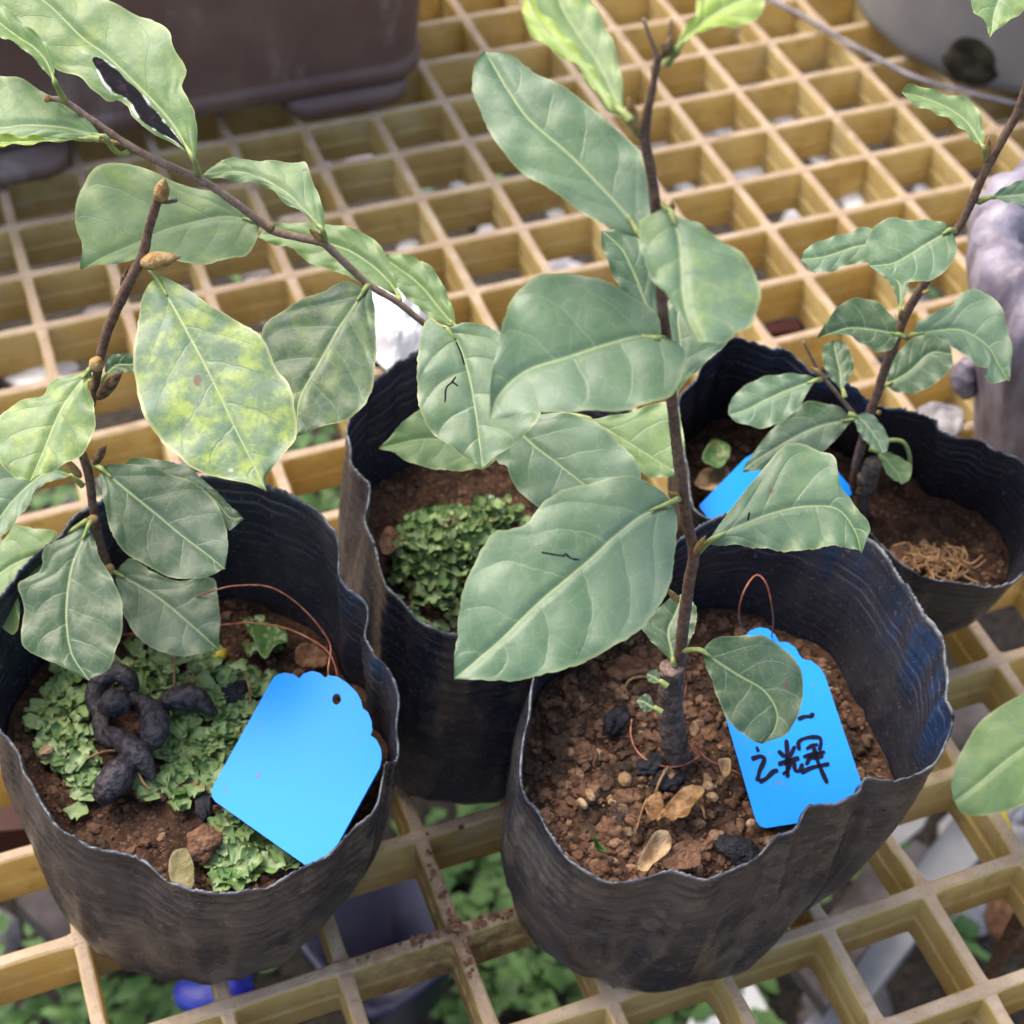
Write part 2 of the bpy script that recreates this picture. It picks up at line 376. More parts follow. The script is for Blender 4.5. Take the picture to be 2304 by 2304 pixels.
patches = [(on_z(p, -.40)[:2], r, k) for p, r, k in [((40, 1850), .06, 60), ((180, 1900), .06, 70), ((330, 1800), .07, 90), ((930, 1660), .055, 120), ((900, 1830), .05, 50), ((860, 1760), .05, 50), ((1060, 1800), .05, 50), ((1020, 1900), .06, 70), ((1130, 1660), .04, 30), ((990, 1600), .05, 50), ((1300, 1900), .05, 60), ((1350, 1930), .03, 30), ((1640, 1610), .025, 20), ((620, 830), .05, 50), ((640, 930), .05, 60), ((100, 900), .06, 40), ((1420, 300), .05, 30), ((1640, 540), .06, 40), ((1050, 320), .05, 20), ((500, 500), .08, 30), ((1740, 1750), .03, 12), ((1500, 1750), .03, 14), ((860, 330), .08, 30)]]
for c, r, k in patches:
    for _ in range(k):
        a = RG.uniform(0, 6.28); q = r * RG.uniform(0, 1) ** .6
        weedleaf(mb, (c[0] + q * math.cos(a), c[1] + q * math.sin(a), -.415 + RG.uniform(0, .04)), RG.uniform(0, 6.28), RG.uniform(.008, .024), RG.uniform(.003, .0065), RG.uniform(.1, .9))
tag(mb.build('weeds', M['weed']), 'blurred bright green weeds on the ground below the grating', 'weeds', kind='stuff')

def slab(name, corners, z, th, mat, label, cat, group=None):
    P = [on_z(c, z) for c in corners]; mb = MB(); n = len(P)
    V = [p for p in P] + [p - UP * th for p in P]
    F = [tuple(range(n)), tuple(range(n, 2 * n))[::-1]] + [(i, n + i, n + (i + 1) % n, (i + 1) % n) for i in range(n)]
    mb.add(V, F); o = mb.build(name, mat, smooth=False); return tag(o, label, cat, group)
slab('board', [(1480, 1985), (1560, 1990), (1960, 1470), (1900, 1400)], -.33, .012, M['board'], 'grey board slanting below the grating at the lower right', 'board')
slab('board', [(1500, 1820), (1560, 1900), (1690, 1700), (1640, 1620)], -.30, .012, M['stone_dark'], 'dark brownish board below the grating beside the grey one', 'board')
slab('paper_sheet', [(1290, 1945), (1330, 1990), (1480, 1960), (1400, 1815), (1370, 1810)], -.38, .004, M['white_film'], 'pale sheet under the hole in front of the front right bag', 'sheet')
slab('paper_sheet', [(1640, 1480), (1690, 1600), (1740, 1560), (1790, 1460), (1745, 1410)], -.30, .004, M['board'], 'lavender grey sheet below the chipped bar right of the front bag', 'sheet')
slab('plank', [(-30, 1500), (-30, 1570), (95, 1560), (90, 1465)], -.12, .02, M['redbrown'], 'dark red brown plank below the grating left of the left bag', 'plank')
slab('plank', [(30, 1700), (120, 1790), (330, 1700), (260, 1600), (110, 1600)], -.30, .02, M['stone_dark'], 'dark plank below the grating under the left bag', 'plank')
# small square navy pot under the bench
pc = on_z((722, 1765), -.30); mb = MB()
def ringbox(mb, c, a, hw0, hw1, h, th, rd=.25):
    rings = []
    for z, hw in ((0, hw0), (h, hw1), (h, hw1 + .003), (h - .006, hw1 + .003), (h - .006, hw1 - th), (.004, hw0 - th)):
        r = []
        for k in range(24):
            an = 2 * math.pi * k / 24; cx, cy = math.cos(an), math.sin(an); m = (abs(cx) ** 5 + abs(cy) ** 5) ** -.2
            x, y = cx * m * hw, cy * m * hw; r.append(np.array(c) + np.array([x * math.cos(a) - y * math.sin(a), x * math.sin(a) + y * math.cos(a), z]))
        rings.append(r)
    V = sum(rings, []); F = []
    for i in range(len(rings) - 1):
        for j in range(24): F.append((i * 24 + j, i * 24 + (j + 1) % 24, (i + 1) * 24 + (j + 1) % 24, (i + 1) * 24 + j))
    F.append(tuple(range(24))[::-1]); F.append(tuple((len(rings) - 1) * 24 + j for j in range(24)))
    mb.add(V, F)
ringbox(mb, (pc[0], pc[1], -.36), .35, .026, .034, .06, .003)
tag(mb.build('square_pot', M['navy']), 'small dark navy square pot below the grating between the two front bags', 'pot')
mb = MB(); mb.add(*rock(on_z((405, 1868), -.34), .016, I2, .35, (1.3, .8, .6))); tag(mb.build('plastic_scrap', M['blue_bit']), 'vivid blue plastic scrap below the grating in front of the left bag', 'scrap')
mb = MB(); mb.add(*rock(on_z((1910, 1735), -.30), .016, I2, .3, (1, 1, 1))); tag(mb.build('brown_stone', M['clod']), 'brownish pink stone below the grating at the lower right', 'stone')
slab('block', [(1445, 610), (1450, 628), (1512, 622), (1505, 602)], -.05, .02, M['redbrown'], 'small red brown block seen through a hole behind the back right bag', 'block')
mb = MB(); mb.tube([on_z((1555, 548), -.045), on_z((1680, 524), -.045)], .0022, 10); tag(mb.build('metal_rod', M['cable']), 'grey metal rod below the grating behind the back right seedling', 'rod')
# pale scraps caught just below the far cells
mb = MB()
for x, y, s_ in [(1370, 250, 2.2), (1480, 228, 1.8), (1413, 325, 2.4), (1290, 352, 2.4), (1605, 380, 3.4), (1050, 403, 2), (865, 350, 1.6), (1090, 240, 1.2), (470, 540, 2), (770, 465, 2), (100, 700, 3), (60, 720, 3), (480, 590, 2.5), (1540, 302, 1.5), (540, 455, 2)]:
    mb.add(*rock(on_z((x, y), -.024), s_ * .0024, I1, .4, (1.6, 1, .4)))
tag(mb.build('paper_crumbs', M['white_film']), 'small whitish crumbs caught under the far bars of the grating', 'crumbs', kind='stuff')

# ================================================================ GRATING
PITCH = .038; DEP = .0232
grat = empty('bench_grating', (0, -.2, -DEP)); tag(grat, 'yellow moulded resin bench grating of square cells under all the bags and pots', 'grating')
SEC = [(-2.0, -0.0004), (-2.3, -.0012), (-2.0, -.0125), (-2.55, -.0140), (-2.2, -.0232), (2.2, -.0232), (2.55, -.0140), (2.0, -.0125), (2.3, -.0012), (2.0, -.0004), (1.4, 0), (-1.4, 0)]
def bar(name, axis, k, lo, hi, drop=0., chips=(), mat='frp', label=None):
    rel = [-19 + .01, -11, -7.5, -5.2, -3.9, -3.0, 0, 3.0, 3.9, 5.2, 7.5, 11]
    st = []
    for c in range(lo, hi + 1): st += [c * 38 + r for r in rel]
    st = [s_ for s_ in st if lo * 38 - 6 <= s_ <= hi * 38 + 6]
    V = []; F = []; mud = []
    for s_ in st:
        d = abs((s_ + 19) % 38 - 19)
        fl_ = .22 + .5 * max(0, mn.noise(Vector((round(s_ / 38) * 3.3, k * 2.7, axis * .0)))); wf = 1 + fl_ * math.exp(-(max(0, d - 2.4) / 1.1))
        sm = s_ / 1000
        lat = k * PITCH + .00045 * nz((sm, k, axis), 22, 3.1) 
        wf *= 1 + .10 * nz((sm, k * .7, axis), 60, 8.)
        ch = 0.; 
        for (c0, hwid, sidea, amt) in chips:
            q = max(0, 1 - abs(s_ - c0) / hwid); ch = max(ch, q ** .5 * amt)
            if amt and q > 0: cs = sidea
        for (u, z) in SEC:
            uu = u * wf / 1000
            zz = z - drop - (.00035 * (1 + nz((sm, k, z * 50), 90)) if z > -.001 else 0)
            if ch > 0 and uu * cs > 0: uu *= (1 - ch)
            if ch > 0 and z > -.005: zz -= .004 * ch
            V.append((sm, lat + uu, zz) if axis == 0 else (lat + uu, sm, zz)); 
            mu = max(0, min(1, 1.1 - abs(math.hypot(V[-1][0] + .145, V[-1][1] + .495) ) / .045)); mud.append(mu)
    n = len(SEC)
    for i in range(len(st) - 1):
        for j in range(n):
            q = (i * n + j, i * n + (j + 1) % n, (i + 1) * n + (j + 1) % n, (i + 1) * n + j); F.append(q if axis == 1 else q[::-1])
    F.append(tuple(range(n))[::-1]); F.append(tuple((len(st) - 1) * n + j for j in range(n)))
    o = link(name, mesh(V, F, False), M[mat], grat)
    a = o.data.attributes.new('mud', 'FLOAT', 'POINT'); a.data.foreach_set('value', np.array(mud, dtype=np.float32))
    if label: o['label'] = label
    return o
XL, XH, YL, YH = -13, 12, -19, 8
for k in range(YL, YH + 1):
    bar('bar', 0, k, XL, XH)
for k in range(XL, XH + 1):
    ch = (); lb = None
    if k == 0: ch = ((-13.35 * 38, 9, 1, .75), (-13.75 * 38, 6, -1, .45)); lb = 'bar with a chipped, narrowed stretch'
    if k == -2: ch = ((-14.0 * 38 - 9, 4, -1, .35),); lb = 'bar with a small chip'
    bar('bar', 1, k, YL, YH, .0003, ch, label=lb)
mb = MB(); yp = [(1 * PITCH + .0034 + .0004 * math.sin(i), -.0023 - .0004 * i) for i in range(6)]
P = [np.array([1 * PITCH + .0026, -13.2 * PITCH - i * .0042, -.0042]) for i in range(6)]
mb.tube(P, [.0012, .0024, .0030, .0030, .0022, .001], 8, 14, True, .3); o = mb.build('paint_drip', M['yellow'], grat); o['label'] = 'bright yellow drip of paint'

# ================================================================ GROW BAGS
def zint(idx, vals, n): return np.interp(np.arange(n), idx, vals, period=n)
BAGS = {}
def grow_bag(key, pts, zi, zv, bc, br, mat, label, seed, mudk=1.):
    n = len(pts); zz = zint(zi, zv, n)
    rim = np.array([on_z(p, z) for p, z in zip(pts, zz)])
    NJ = 520; rim = cr(rim, NJ, True)
    cen = rim[:, :2].mean(0)
    ang = np.unwrap(np.arctan2(rim[:, 1] - cen[1], rim[:, 0] - cen[0]))
    sgn = 1 if ang[-1] > ang[0] else -1
    if sgn < 0: rim = rim[::-1].copy(); ang = np.unwrap(np.arctan2(rim[:, 1] - cen[1], rim[:, 0] - cen[0]))
    # blend measured angle with an even one, so that the foot is a clean circle
    ev = ang[0] + 2 * math.pi * np.arange(NJ) / NJ; off = np.mean(ang - ev); ba = .75 * ang + .25 * (ev + off)
    base = np.stack([bc[0] + br * np.cos(ba), bc[1] + br * np.sin(ba)], 1)
    NR = 52; fs = np.linspace(0, 1, NR) ** .80
    V = []; hh = []; ar = []; ins = []; lip = []; rb = []
    RB = [0.]
    def ringpt(j, f, inner=0.):
        b = base[j]; r = rim[j]
        g_ = f ** .75
        xy = b * (1 - g_) + r[:2] * g_
        z = f * r[2]
        o = xy - (np.array(bc) * (1 - g_) + cen * g_); d = o / (np.linalg.norm(o) + 1e-9)
        bul = .0035 * math.sin(math.pi * min(1, f * 1.1)) if f < .9 else 0
        if f < .06: bul -= .006 * (1 - f / .06) ** 2
        wr = .0016 * nz((d[0] * 2.6, d[1] * 2.6, z * 14), 1., seed) + .0007 * nz((d[0] * 7, d[1] * 7, z * 40), 1., seed + 3) + .0009 * max(0, nz((d[0] * 5 + z * 20, d[1] * 5, z * 8), 1.6, seed + 4))
        wr += .0012 * nz((d[0] * 3, d[1] * 3, z * 9), 2.3, seed + 9)
        below = r[2] - z; RB[0] = 0.
        wob = .0014 * nz((d[0] * 2, d[1] * 2, 0), 1.5, seed)
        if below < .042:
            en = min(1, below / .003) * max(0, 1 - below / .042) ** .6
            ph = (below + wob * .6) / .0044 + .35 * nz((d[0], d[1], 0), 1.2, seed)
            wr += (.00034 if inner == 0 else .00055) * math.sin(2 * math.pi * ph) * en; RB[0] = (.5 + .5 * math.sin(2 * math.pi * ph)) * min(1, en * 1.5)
        jag = 0
        if f > .99: jag = .0011 * nz((d[0] * 75, d[1] * 75, 0), 1., seed) + .0012 * nz((d[0] * 9, d[1] * 9, 0), 1., seed + 5)
        return np.array([xy[0] + d[0] * (bul + wr - inner), xy[1] + d[1] * (bul + wr - inner), z + jag])
    for i, f in enumerate(fs):
        for j in range(NJ):
            V.append(ringpt(j, f)); rb.append(RB[0]); hh.append(f * rim[j][2] * 10); ar.append(j / NJ if j < NJ / 2 else 1 - j / NJ); ins.append(0); lip.append(1 if f > .996 else 0)
    n0 = len(V)
    for i, f in enumerate(fs[::-1]):
        for j in range(NJ):
            V.append(ringpt(j, f, .0007)); rb.append(RB[0]); hh.append(f * rim[j][2] * 10); ar.append(j / NJ if j < NJ / 2 else 1 - j / NJ); ins.append(1); lip.append(1 if f > .996 else 0)
    F = []
    for i in range(2 * NR - 1):
        for j in range(NJ): F.append((i * NJ + j, i * NJ + (j + 1) % NJ, (i + 1) * NJ + (j + 1) % NJ, (i + 1) * NJ + j))
    F.append(tuple(range(NJ))[::-1]); F.append(tuple((2 * NR - 1) * NJ + j for j in range(NJ)))
    root = empty('grow_bag', (bc[0], bc[1], 0)); tag(root, label, 'grow bag', 'black film grow bags on the bench')
    o = link('film_wall', mesh(V, F), mat, root)
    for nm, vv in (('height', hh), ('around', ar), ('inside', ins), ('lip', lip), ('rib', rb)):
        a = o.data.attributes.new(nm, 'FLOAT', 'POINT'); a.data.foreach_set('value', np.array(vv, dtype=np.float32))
    def ring_at(z, inset=.0012):
        return np.array([ringpt(j, min(.99, z / rim[j][2]), inset)[:2] for j in range(NJ)])
    BAGS[key] = dict(rim=rim, cen=cen, ring=ring_at, root=root)
    return root
R_ = [i2(*q) for q in [(520,1415),(400,1400),(300,1350),(230,1260),(160,1160),(125,1110),(110,1000),(130,870),(140,760),(150,680),(195,580),(290,460),(430,350),(580,260),(730,160),(830,100),(1000,80),(1200,110),(1370,180),(1430,220),(1480,290),(1520,380),(1580,470),(1640,560),(1665,650),(1665,740),(1690,800),(1685,860),(1650,940),(1600,1000),(1530,1030),(1440,1050),(1370,1045),(1340,1090),(1270,1130),(1190,1150),(1150,1160),(1120,1220),(1050,1260),(960,1340),(900,1370),(800,1390),(700,1380),(640,1380)]]
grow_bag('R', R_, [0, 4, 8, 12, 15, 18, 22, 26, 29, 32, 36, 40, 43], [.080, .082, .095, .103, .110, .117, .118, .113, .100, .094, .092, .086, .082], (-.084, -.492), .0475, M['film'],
         'black film bag at the front right with a blue name tag inside', 2.)
L_ = [i1(*q) for q in [(285,430),(370,340),(450,280),(600,200),(800,150),(960,140),(1150,170),(1290,200),(1400,250),(1530,320),(1600,410),(1620,520),(1630,630),(1680,700),(1750,760),(1775,850),(1765,930),(1800,1020),(1870,1080),(1920,1170),(1935,1270),(1920,1380),(1925,1450),(1905,1530),(1850,1545),(1845,1640),(1800,1760),(1740,1830),(1640,1910)]]+[BL(*q) for q in [(1210,1310),(1140,1350),(1060,1390),(900,1440),(720,1435),(600,1380),(500,1300),(430,1275),(340,1270),(270,1230),(200,1170),(130,1070),(80,960),(40,870),(0,825),(-50,740),(-80,620),(-70,480),(-10,330),(100,190)]]
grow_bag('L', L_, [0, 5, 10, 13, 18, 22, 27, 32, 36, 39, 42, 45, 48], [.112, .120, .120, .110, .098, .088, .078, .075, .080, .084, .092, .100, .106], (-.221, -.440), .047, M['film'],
         'black film bag at the left full of liverwort with a blank blue tag', 5.)
M_ = [i4(*q) for q in [(575,460),(500,510),(430,560),(330,650),(290,730),(210,820),(190,900),(210,1000),(240,1100),(300,1190),(305,1290),(300,1420),(340,1540),(370,1650),(410,1750),(470,1810),(550,1890)]]+[(785,1166),(825,1191),(860,1198),(940,1185),(1030,1145),(1100,1085),(1155,1010),(1195,930),(1205,850),(1190,780),(1140,710),(1070,665),(1000,635),(900,625),(840,640)]
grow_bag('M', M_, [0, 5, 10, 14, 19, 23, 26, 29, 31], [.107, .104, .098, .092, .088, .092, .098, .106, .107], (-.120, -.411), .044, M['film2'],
         'black film bag in the middle behind, holding a mound of curly moss', 8.)
B_ = [i3(*q) for q in [(340,370),(260,460),(180,540),(120,640),(70,740),(75,830),(90,940),(110,1060),(125,1200),(140,1270),(180,1320),(235,1360),(380,1390),(600,1400),(850,1410),(1000,1420),(1090,1440),(1190,1530),(1290,1620),(1400,1680),(1500,1700),(1600,1715),(1720,1725),(1850,1700),(1932,1650),(2040,1560),(2110,1440),(2130,1320),(2070,1180),(1932,1050),(1760,990),(1680,940),(1560,920),(1500,880),(1450,830),(1370,790),(1260,770),(1150,750),(1070,690),(990,630),(880,590),(780,555),(740,520),(640,440),(560,430),(450,390)]]
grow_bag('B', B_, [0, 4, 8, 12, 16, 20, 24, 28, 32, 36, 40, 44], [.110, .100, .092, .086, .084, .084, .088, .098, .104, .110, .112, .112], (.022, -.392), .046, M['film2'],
         'black film bag at the back right with a tangle of dry roots on its soil', 11.)

def soil(key, z0, mat, label, amp, seed, bulge=0.):
    B = BAGS[key]; ring = B['ring'](z0); NJ = len(ring); cen = ring.mean(0); NRR = 46; V = []
    for i in range(NRR):
        t = i / (NRR - 1)
        for j in range(0, NJ, 4):
            p = cen * (1 - t) + ring[j] * t
            z = z0 + amp * nz((p[0], p[1], 0), 60, seed) + amp * .5 * nz((p[0], p[1], 0), 190, seed) + amp * .25 * nz((p[0], p[1], 0), 500, seed) + bulge * (1 - t * t)
            V.append((p[0], p[1], z))
    k = NJ // 4; F = [(i * k + j, i * k + (j + 1) % k, (i + 1) * k + (j + 1) % k, (i + 1) * k + j) for i in range(1, NRR - 1) for j in range(k)]
    F += [(0, k + j, k + (j + 1) % k) for j in range(k)]
    o = link('soil', mesh(V, F), mat); tag(o, label, 'soil', kind='stuff')
    B['cen2'] = cen; B['ring2'] = ring
    def h(x, y): return z0 + amp * nz((x, y, 0), 60, seed) + amp * .5 * nz((x, y, 0), 190, seed)
    def inside(x, y, m=.95):
        q = np.array([x, y]) - cen; a = math.atan2(q[1], q[0]); R = ring - cen; aa = np.arctan2(R[:, 1], R[:, 0])
        j = np.argmin(np.abs((aa - a + math.pi) % (2 * math.pi) - math.pi)); return np.linalg.norm(q) < m * np.linalg.norm(R[j])
    B['h'] = h; B['in'] = inside
ZS = .066
soil('R', ZS, M['soil'], 'brown gritty soil in the front right bag', .003, 1.)
soil('L', ZS - .002, M['soil'], 'damp brown soil in the left bag', .003, 2.)
soil('M', ZS - .004, M['soil'], 'dark soil in the middle bag', .004, 3.)
soil('B', ZS - .006, M['soil'], 'reddish brown soil in the back right bag', .003, 4.)
def gravel(key, cnt, rr, label, tonef=lambda: RG.uniform(0, 1), region=None):
    B = BAGS[key]; mb = MB(); tv = []; k = 0; lo = B['ring2'].min(0); hi = B['ring2'].max(0); tries = 0
    while k < cnt and tries < cnt * 8:
        tries += 1; x, y = RG.uniform(lo[0], hi[0]), RG.uniform(lo[1], hi[1])
        if not B['in'](x, y, .96) or (region and not region(x, y)): continue
        r = rr[0] + (rr[1] - rr[0]) * RG.uniform() ** 4.5
        v, f = rock((x, y, B['h'](x, y) + r * .2), r, I1 if r > .0011 else I0, .55, (1.1, .9, .75)); mb.add(v, f); t = tonef(); tv += [t] * len(v); k += 1
    o = mb.build('gravel', M['pebble'], smooth=False); tone_attr(o, tv); tag(o, label, 'gravel', kind='stuff')
gravel('R', 4600, (.0004, .0023), 'loose brown grit and pebbles covering the soil of the front right bag', lambda: RG.beta(1.3, 1.8))
gravel('L', 1900, (.0004, .0021), 'fine brown grit on the soil of the left bag', lambda: RG.beta(1.1, 2.6))
gravel('M', 300, (.0005, .002), 'brown crumbs on the soil of the middle bag', lambda: RG.beta(1, 3))
gravel('B', 350, (.0005, .0022), 'brown crumbs on the soil of the back right bag', lambda: RG.beta(1, 2))

# liverwort: ruffled lobes
def lobe(mb, tv, c, a, L, wd, lift, tone, curl):
    n, m = 7, 7; V = []
    d = np.array([math.cos(a), math.sin(a), 0]); s_ = np.array([-d[1], d[0], 0]); ph = RG.uniform(0, 6.28)
    for i in range(n):
        t = i / (n - 1)
        for j in range(m):
            u = j / (m - 1) * 2 - 1
            ww = wd * (.35 + .9 * t) * math.sqrt(max(.05, 1 - .85 * max(0, (t - .55) / .45) ** 2)); notch = -.22 * L * math.exp(-(u / .22) ** 2) * max(0, t - .55) * 2.2
            q = np.array(c) + d * (L * t * (1 - .18 * u * u * t) + notch) + s_ * ww * u
            q = q + UP * (lift * L * t + curl * wd * (abs(u) ** 2) * t + .10 * wd * math.sin(7 * u + ph + 4 * t) - .3 * L * max(0, t - .75))
            V.append(q)
    mb.add(V, [(i * m + j, i * m + j + 1, (i + 1) * m + j + 1, (i + 1) * m + j) for i in range(n - 1) for j in range(m - 1)]); tv += [tone] * len(V)
def liverwort(key, spots, label, L=(.003, .0065), mound=None):
    B = BAGS[key]; mb = MB(); tv = []
    for (px, r, cnt) in spots:
        c = on_z(px, ZS)
        for _ in range(cnt):
            q = r * math.sqrt(RG.uniform()); a = RG.uniform(0, 6.28); x, y = c[0] + q * math.cos(a), c[1] + q * math.sin(a)
            if not B['in'](x, y, .90): continue
            z = B['h'](x, y) + .0012 + RG.uniform(0, .002)
            if mound: z = B['h'](x, y) + mound * max(0, 1 - (q / r) ** 2) * RG.uniform(.75, 1.05)
            l_ = RG.uniform(*L); lobe(mb, tv, (x, y, z), RG.uniform(0, 6.28), l_, l_ * RG.uniform(.42, .62), RG.uniform(-.1, .30) if not mound else RG.uniform(.1, .9), float(np.clip(RG.normal(.5, .28), 0, 1)), RG.uniform(.2, .9))
    o = mb.build('liverwort', M['liverwort']); tone_attr(o, tv); return tag(o, label, 'liverwort', kind='stuff')
liverwort('L', [(BL(*p), r, c) for p, r, c in [((200, 640), .009, 38), ((170, 760), .008, 28), ((290, 800), .008, 26), ((230, 860), .007, 25), ((300, 940), .006, 22), ((330, 1030), .006, 25), ((260, 920), .005, 15), ((560, 600), .010, 32), ((700, 620), .010, 32), ((820, 640), .009, 32), ((620, 700), .008, 22), ((850, 730), .008, 20), ((700, 820), .009, 28), ((830, 850), .009, 28), ((680, 930), .008, 26), ((760, 980), .008, 26), ((660, 1030), .006, 22), ((740, 1040), .006, 18), ((900, 820), .007, 25), ((920, 700), .006, 16), ((990, 660), .004, 8), ((900, 1190), .006, 18), ((960, 1240), .006, 18), ((860, 1370), .007, 28), ((920, 1320), .006, 16), ((1050, 1310), .007, 26), ((1100, 1330), .005, 12), ((1000, 480), .004, 7)]],
          'green lobed liverwort spreading over the soil of the left bag', (.0036, .0074))
liverwort('M', [((855, 1035), .019, 420), ((880, 1085), .015, 180), ((805, 1065), .013, 130), ((935, 985), .010, 120), ((835, 1130), .010, 70), ((790, 1010), .009, 60)], 'dense mound of small curled green liverwort in the middle bag', (.0022, .0046), .011)

# ================================================================ LEAVES, STEMS, BUDS
def fnoise(x, seed): return mn.noise(Vector((x, seed, seed * .3)))
LEAFN = [0]
def leaf(root, Pbase, conv, base, tip, left, right, mid=None, d=0., n=None, tilt=(0, 0), cup=.0, droop=0., quilt=.5, mat='leaf', chl=.15, spot=None, pet=None, serr=.5, nv=6, a=.55, scars=(), res=1):
    """leaf blade traced on a tilted plane through its own node"""
    LEAFN[0] += 1; seed = LEAFN[0] * 3.7
    P0 = on_plane(conv(*base), Pbase + FWD * d, FWD)
    nn = CDIR * a + UP * (1 - a) + RGT * tilt[0] + FWD * tilt[1] if n is None else np.array(n, float)
    nn = nn / np.linalg.norm(nn)
    un = lambda q: on_plane(conv(*q), P0, nn)
    NS, NT = 64 * res, 20 * res
    SC = [cr([un(q) for q in sc_], 24) for sc_ in scars]
    b3, t3 = un(base), un(tip)
    Lp = cr([b3] + [un(q) for q in left] + [t3], NS + 1); Rp = cr([b3] + [un(q) for q in right] + [t3], NS + 1)
    Mp = cr([b3] + [un(q) for q in mid] + [t3], NS + 1) if mid else cr((Lp[::8 * res] + Rp[::8 * res]) / 2, NS + 1)
    Llen = float(np.sum(np.linalg.norm(np.diff(Mp, axis=0), axis=1)))
    ax = (t3 - b3) / np.linalg.norm(t3 - b3); sd2 = np.cross(nn, ax)
    hw = (np.linalg.norm(Lp - Mp, axis=1).max() + np.linalg.norm(Rp - Mp, axis=1).max()) / 2
    V = []; at = {k: [] for k in ('vein_phase', 'vein_gap', 'mid_dist', 'edge', 'chlorosis', 'tau', 'spot', 'film_on')}; UV = []
    jit = RG.uniform(-.25, .25)
    for i in range(NS + 1):
        s = i / NS
        for j in range(-NT, NT + 1):
            t = j / NT; E = Rp[i] if j >= 0 else Lp[i]; ta = abs(t)
            wv = E - Mp[i]; wl = np.linalg.norm(wv)
            p = Mp[i] + wv * ta
            if ta > .8: p = p + (wv / (wl + 1e-9)) * (ta - .8) * 5 * serr * .0006 * (fnoise(s * 46 + (7 if j > 0 else 0), seed) + .8 * fnoise(s * 18, seed + 2)) * min(1, wl / .004)
            # side-vein phase
            ts = min(1, ta * wl / (hw * .92 + 1e-9)) if False else ta
            A = .26 * ts + .13 * ts ** 4
            s0 = (s - A) / (1 - A * .9)
            s0 += .030 * fnoise(s0 * 5 + ts, seed + (4 if j > 0 else 0))
            nv_ = nv * .86; ph = s0 * nv_ - .35 + (.5 if j > 0 else 0) * .8 + jit
            gap = Llen / nv * (1 - A) * .78 * 1000
            if ph < -.45: ph = -.45
            frp = abs(ph - round(ph)); q_ = (.5 - abs(.5 - (1 - 2 * frp) * .5 - .0)) 
            puff = math.sin(math.pi * min(1, frp * 2) / 2) ** .7
            z = quilt * .00055 * (puff - .5) * math.sin(math.pi * min(1, ta * 1.02)) ** .6 * math.sin(math.pi * min(1, max(0, s))) ** .4
            z += cup * (ta ** 1.6) * wl - droop * Llen * (s ** 2) 
            z -= .0006 * math.exp(-(ta * wl / .0012) ** 2)
            sc2 = min(1, Llen / .035); z += sc2 * .0003 * nz(p, 170, seed) * min(1, ta * 4) + sc2 * .0012 * nz(p, 55, seed) * ta + sc2 * .0020 * nz(p, 24, seed) * (.3 + ta)
            z += sc2 * .0007 * ta ** 4 * math.sin(s * 30 + seed + (2 if j > 0 else 0))
            V.append(p + nn * z)
            at['vein_phase'].append(ph); at['vein_gap'].append(gap); at['mid_dist'].append(t * wl * 1000 / (1 - .55 * s)); at['edge'].append(ta)
            at['chlorosis'].append(chl); at['tau'].append(ta); at['film_on'].append(1. if spot else 0.)
            dsc = min([np.min(np.linalg.norm(Q_ - p, axis=1)) for Q_ in SC]) if SC else 1.
            at['spot'].append(spot(s, t) if spot else max(0., min(1., (1.05 - dsc / .0009) * .62)))
            r_ = p - b3; UV.append((r_ @ ax + seed * .05, r_ @ sd2 + seed * .03))
    m = 2 * NT + 1; F = [(i * m + j, i * m + j + 1, (i + 1) * m + j + 1, (i + 1) * m + j) for i in range(NS) for j in range(m - 1)]
    e1 = Mp[5] - Mp[3]; e2 = Rp[NS // 2] - Mp[NS // 2]
    if np.cross(e2, t3 - b3) @ nn < 0: F = [f[::-1] for f in F]
    me = mesh(V, F)
    for k, v in at.items():
        q = me.attributes.new(k, 'FLOAT', 'POINT'); q.data.foreach_set('value', np.array(v, dtype=np.float32))
    uvl = me.uv_layers.new(name='UVMap'); li = np.zeros(len(me.loops), dtype=np.int32); me.loops.foreach_get('vertex_index', li)
    uvl.data.foreach_set('uv', np.array(UV, dtype=np.float32)[li].ravel())
    o = link('leaf', me, M[mat], root)
    # petiole, then the raised midrib under the blade
    pp = [b3 + (Mp[6 * res] - b3), b3 + (Mp[3 * res] - b3) - nn * .0003, b3]
    if pet: pp += [on_plane(conv(*q), Pbase + FWD * d * (1 - (k + 1) / len(pet)), FWD) for k, q in enumerate(pet)]
    else: pp += [b3 - (Mp[4] - b3) / np.linalg.norm(Mp[4] - b3) * .002 + UP * -.0005]
    mb = MB(); rr_ = [.0003, .00055] + [.00075] * (len(pp) - 3) + [.0010]; mb.tube(pp, rr_, 8, 14)
    mb.build('petiole', M['petiole'], o)
    return o
def stem(root, Pbase, conv, pts, rad, mat='bark', name='stem', k=12, d=None, rough=.10):
    P = [on_plane(conv(*q), Pbase + FWD * (0 if d is None else d[i]), FWD) for i, q in enumerate(pts)]
    n = max(20, len(pts) * 10); r = np.interp(np.linspace(0, 1, len(pts)), np.linspace(0, 1, len(rad)), rad) * (.60 if name != 'stump' else .72)
    mb = MB(); mb.tube(P, r, k, n, True, rough, len(pts)); return mb.build(name, M[mat], root)
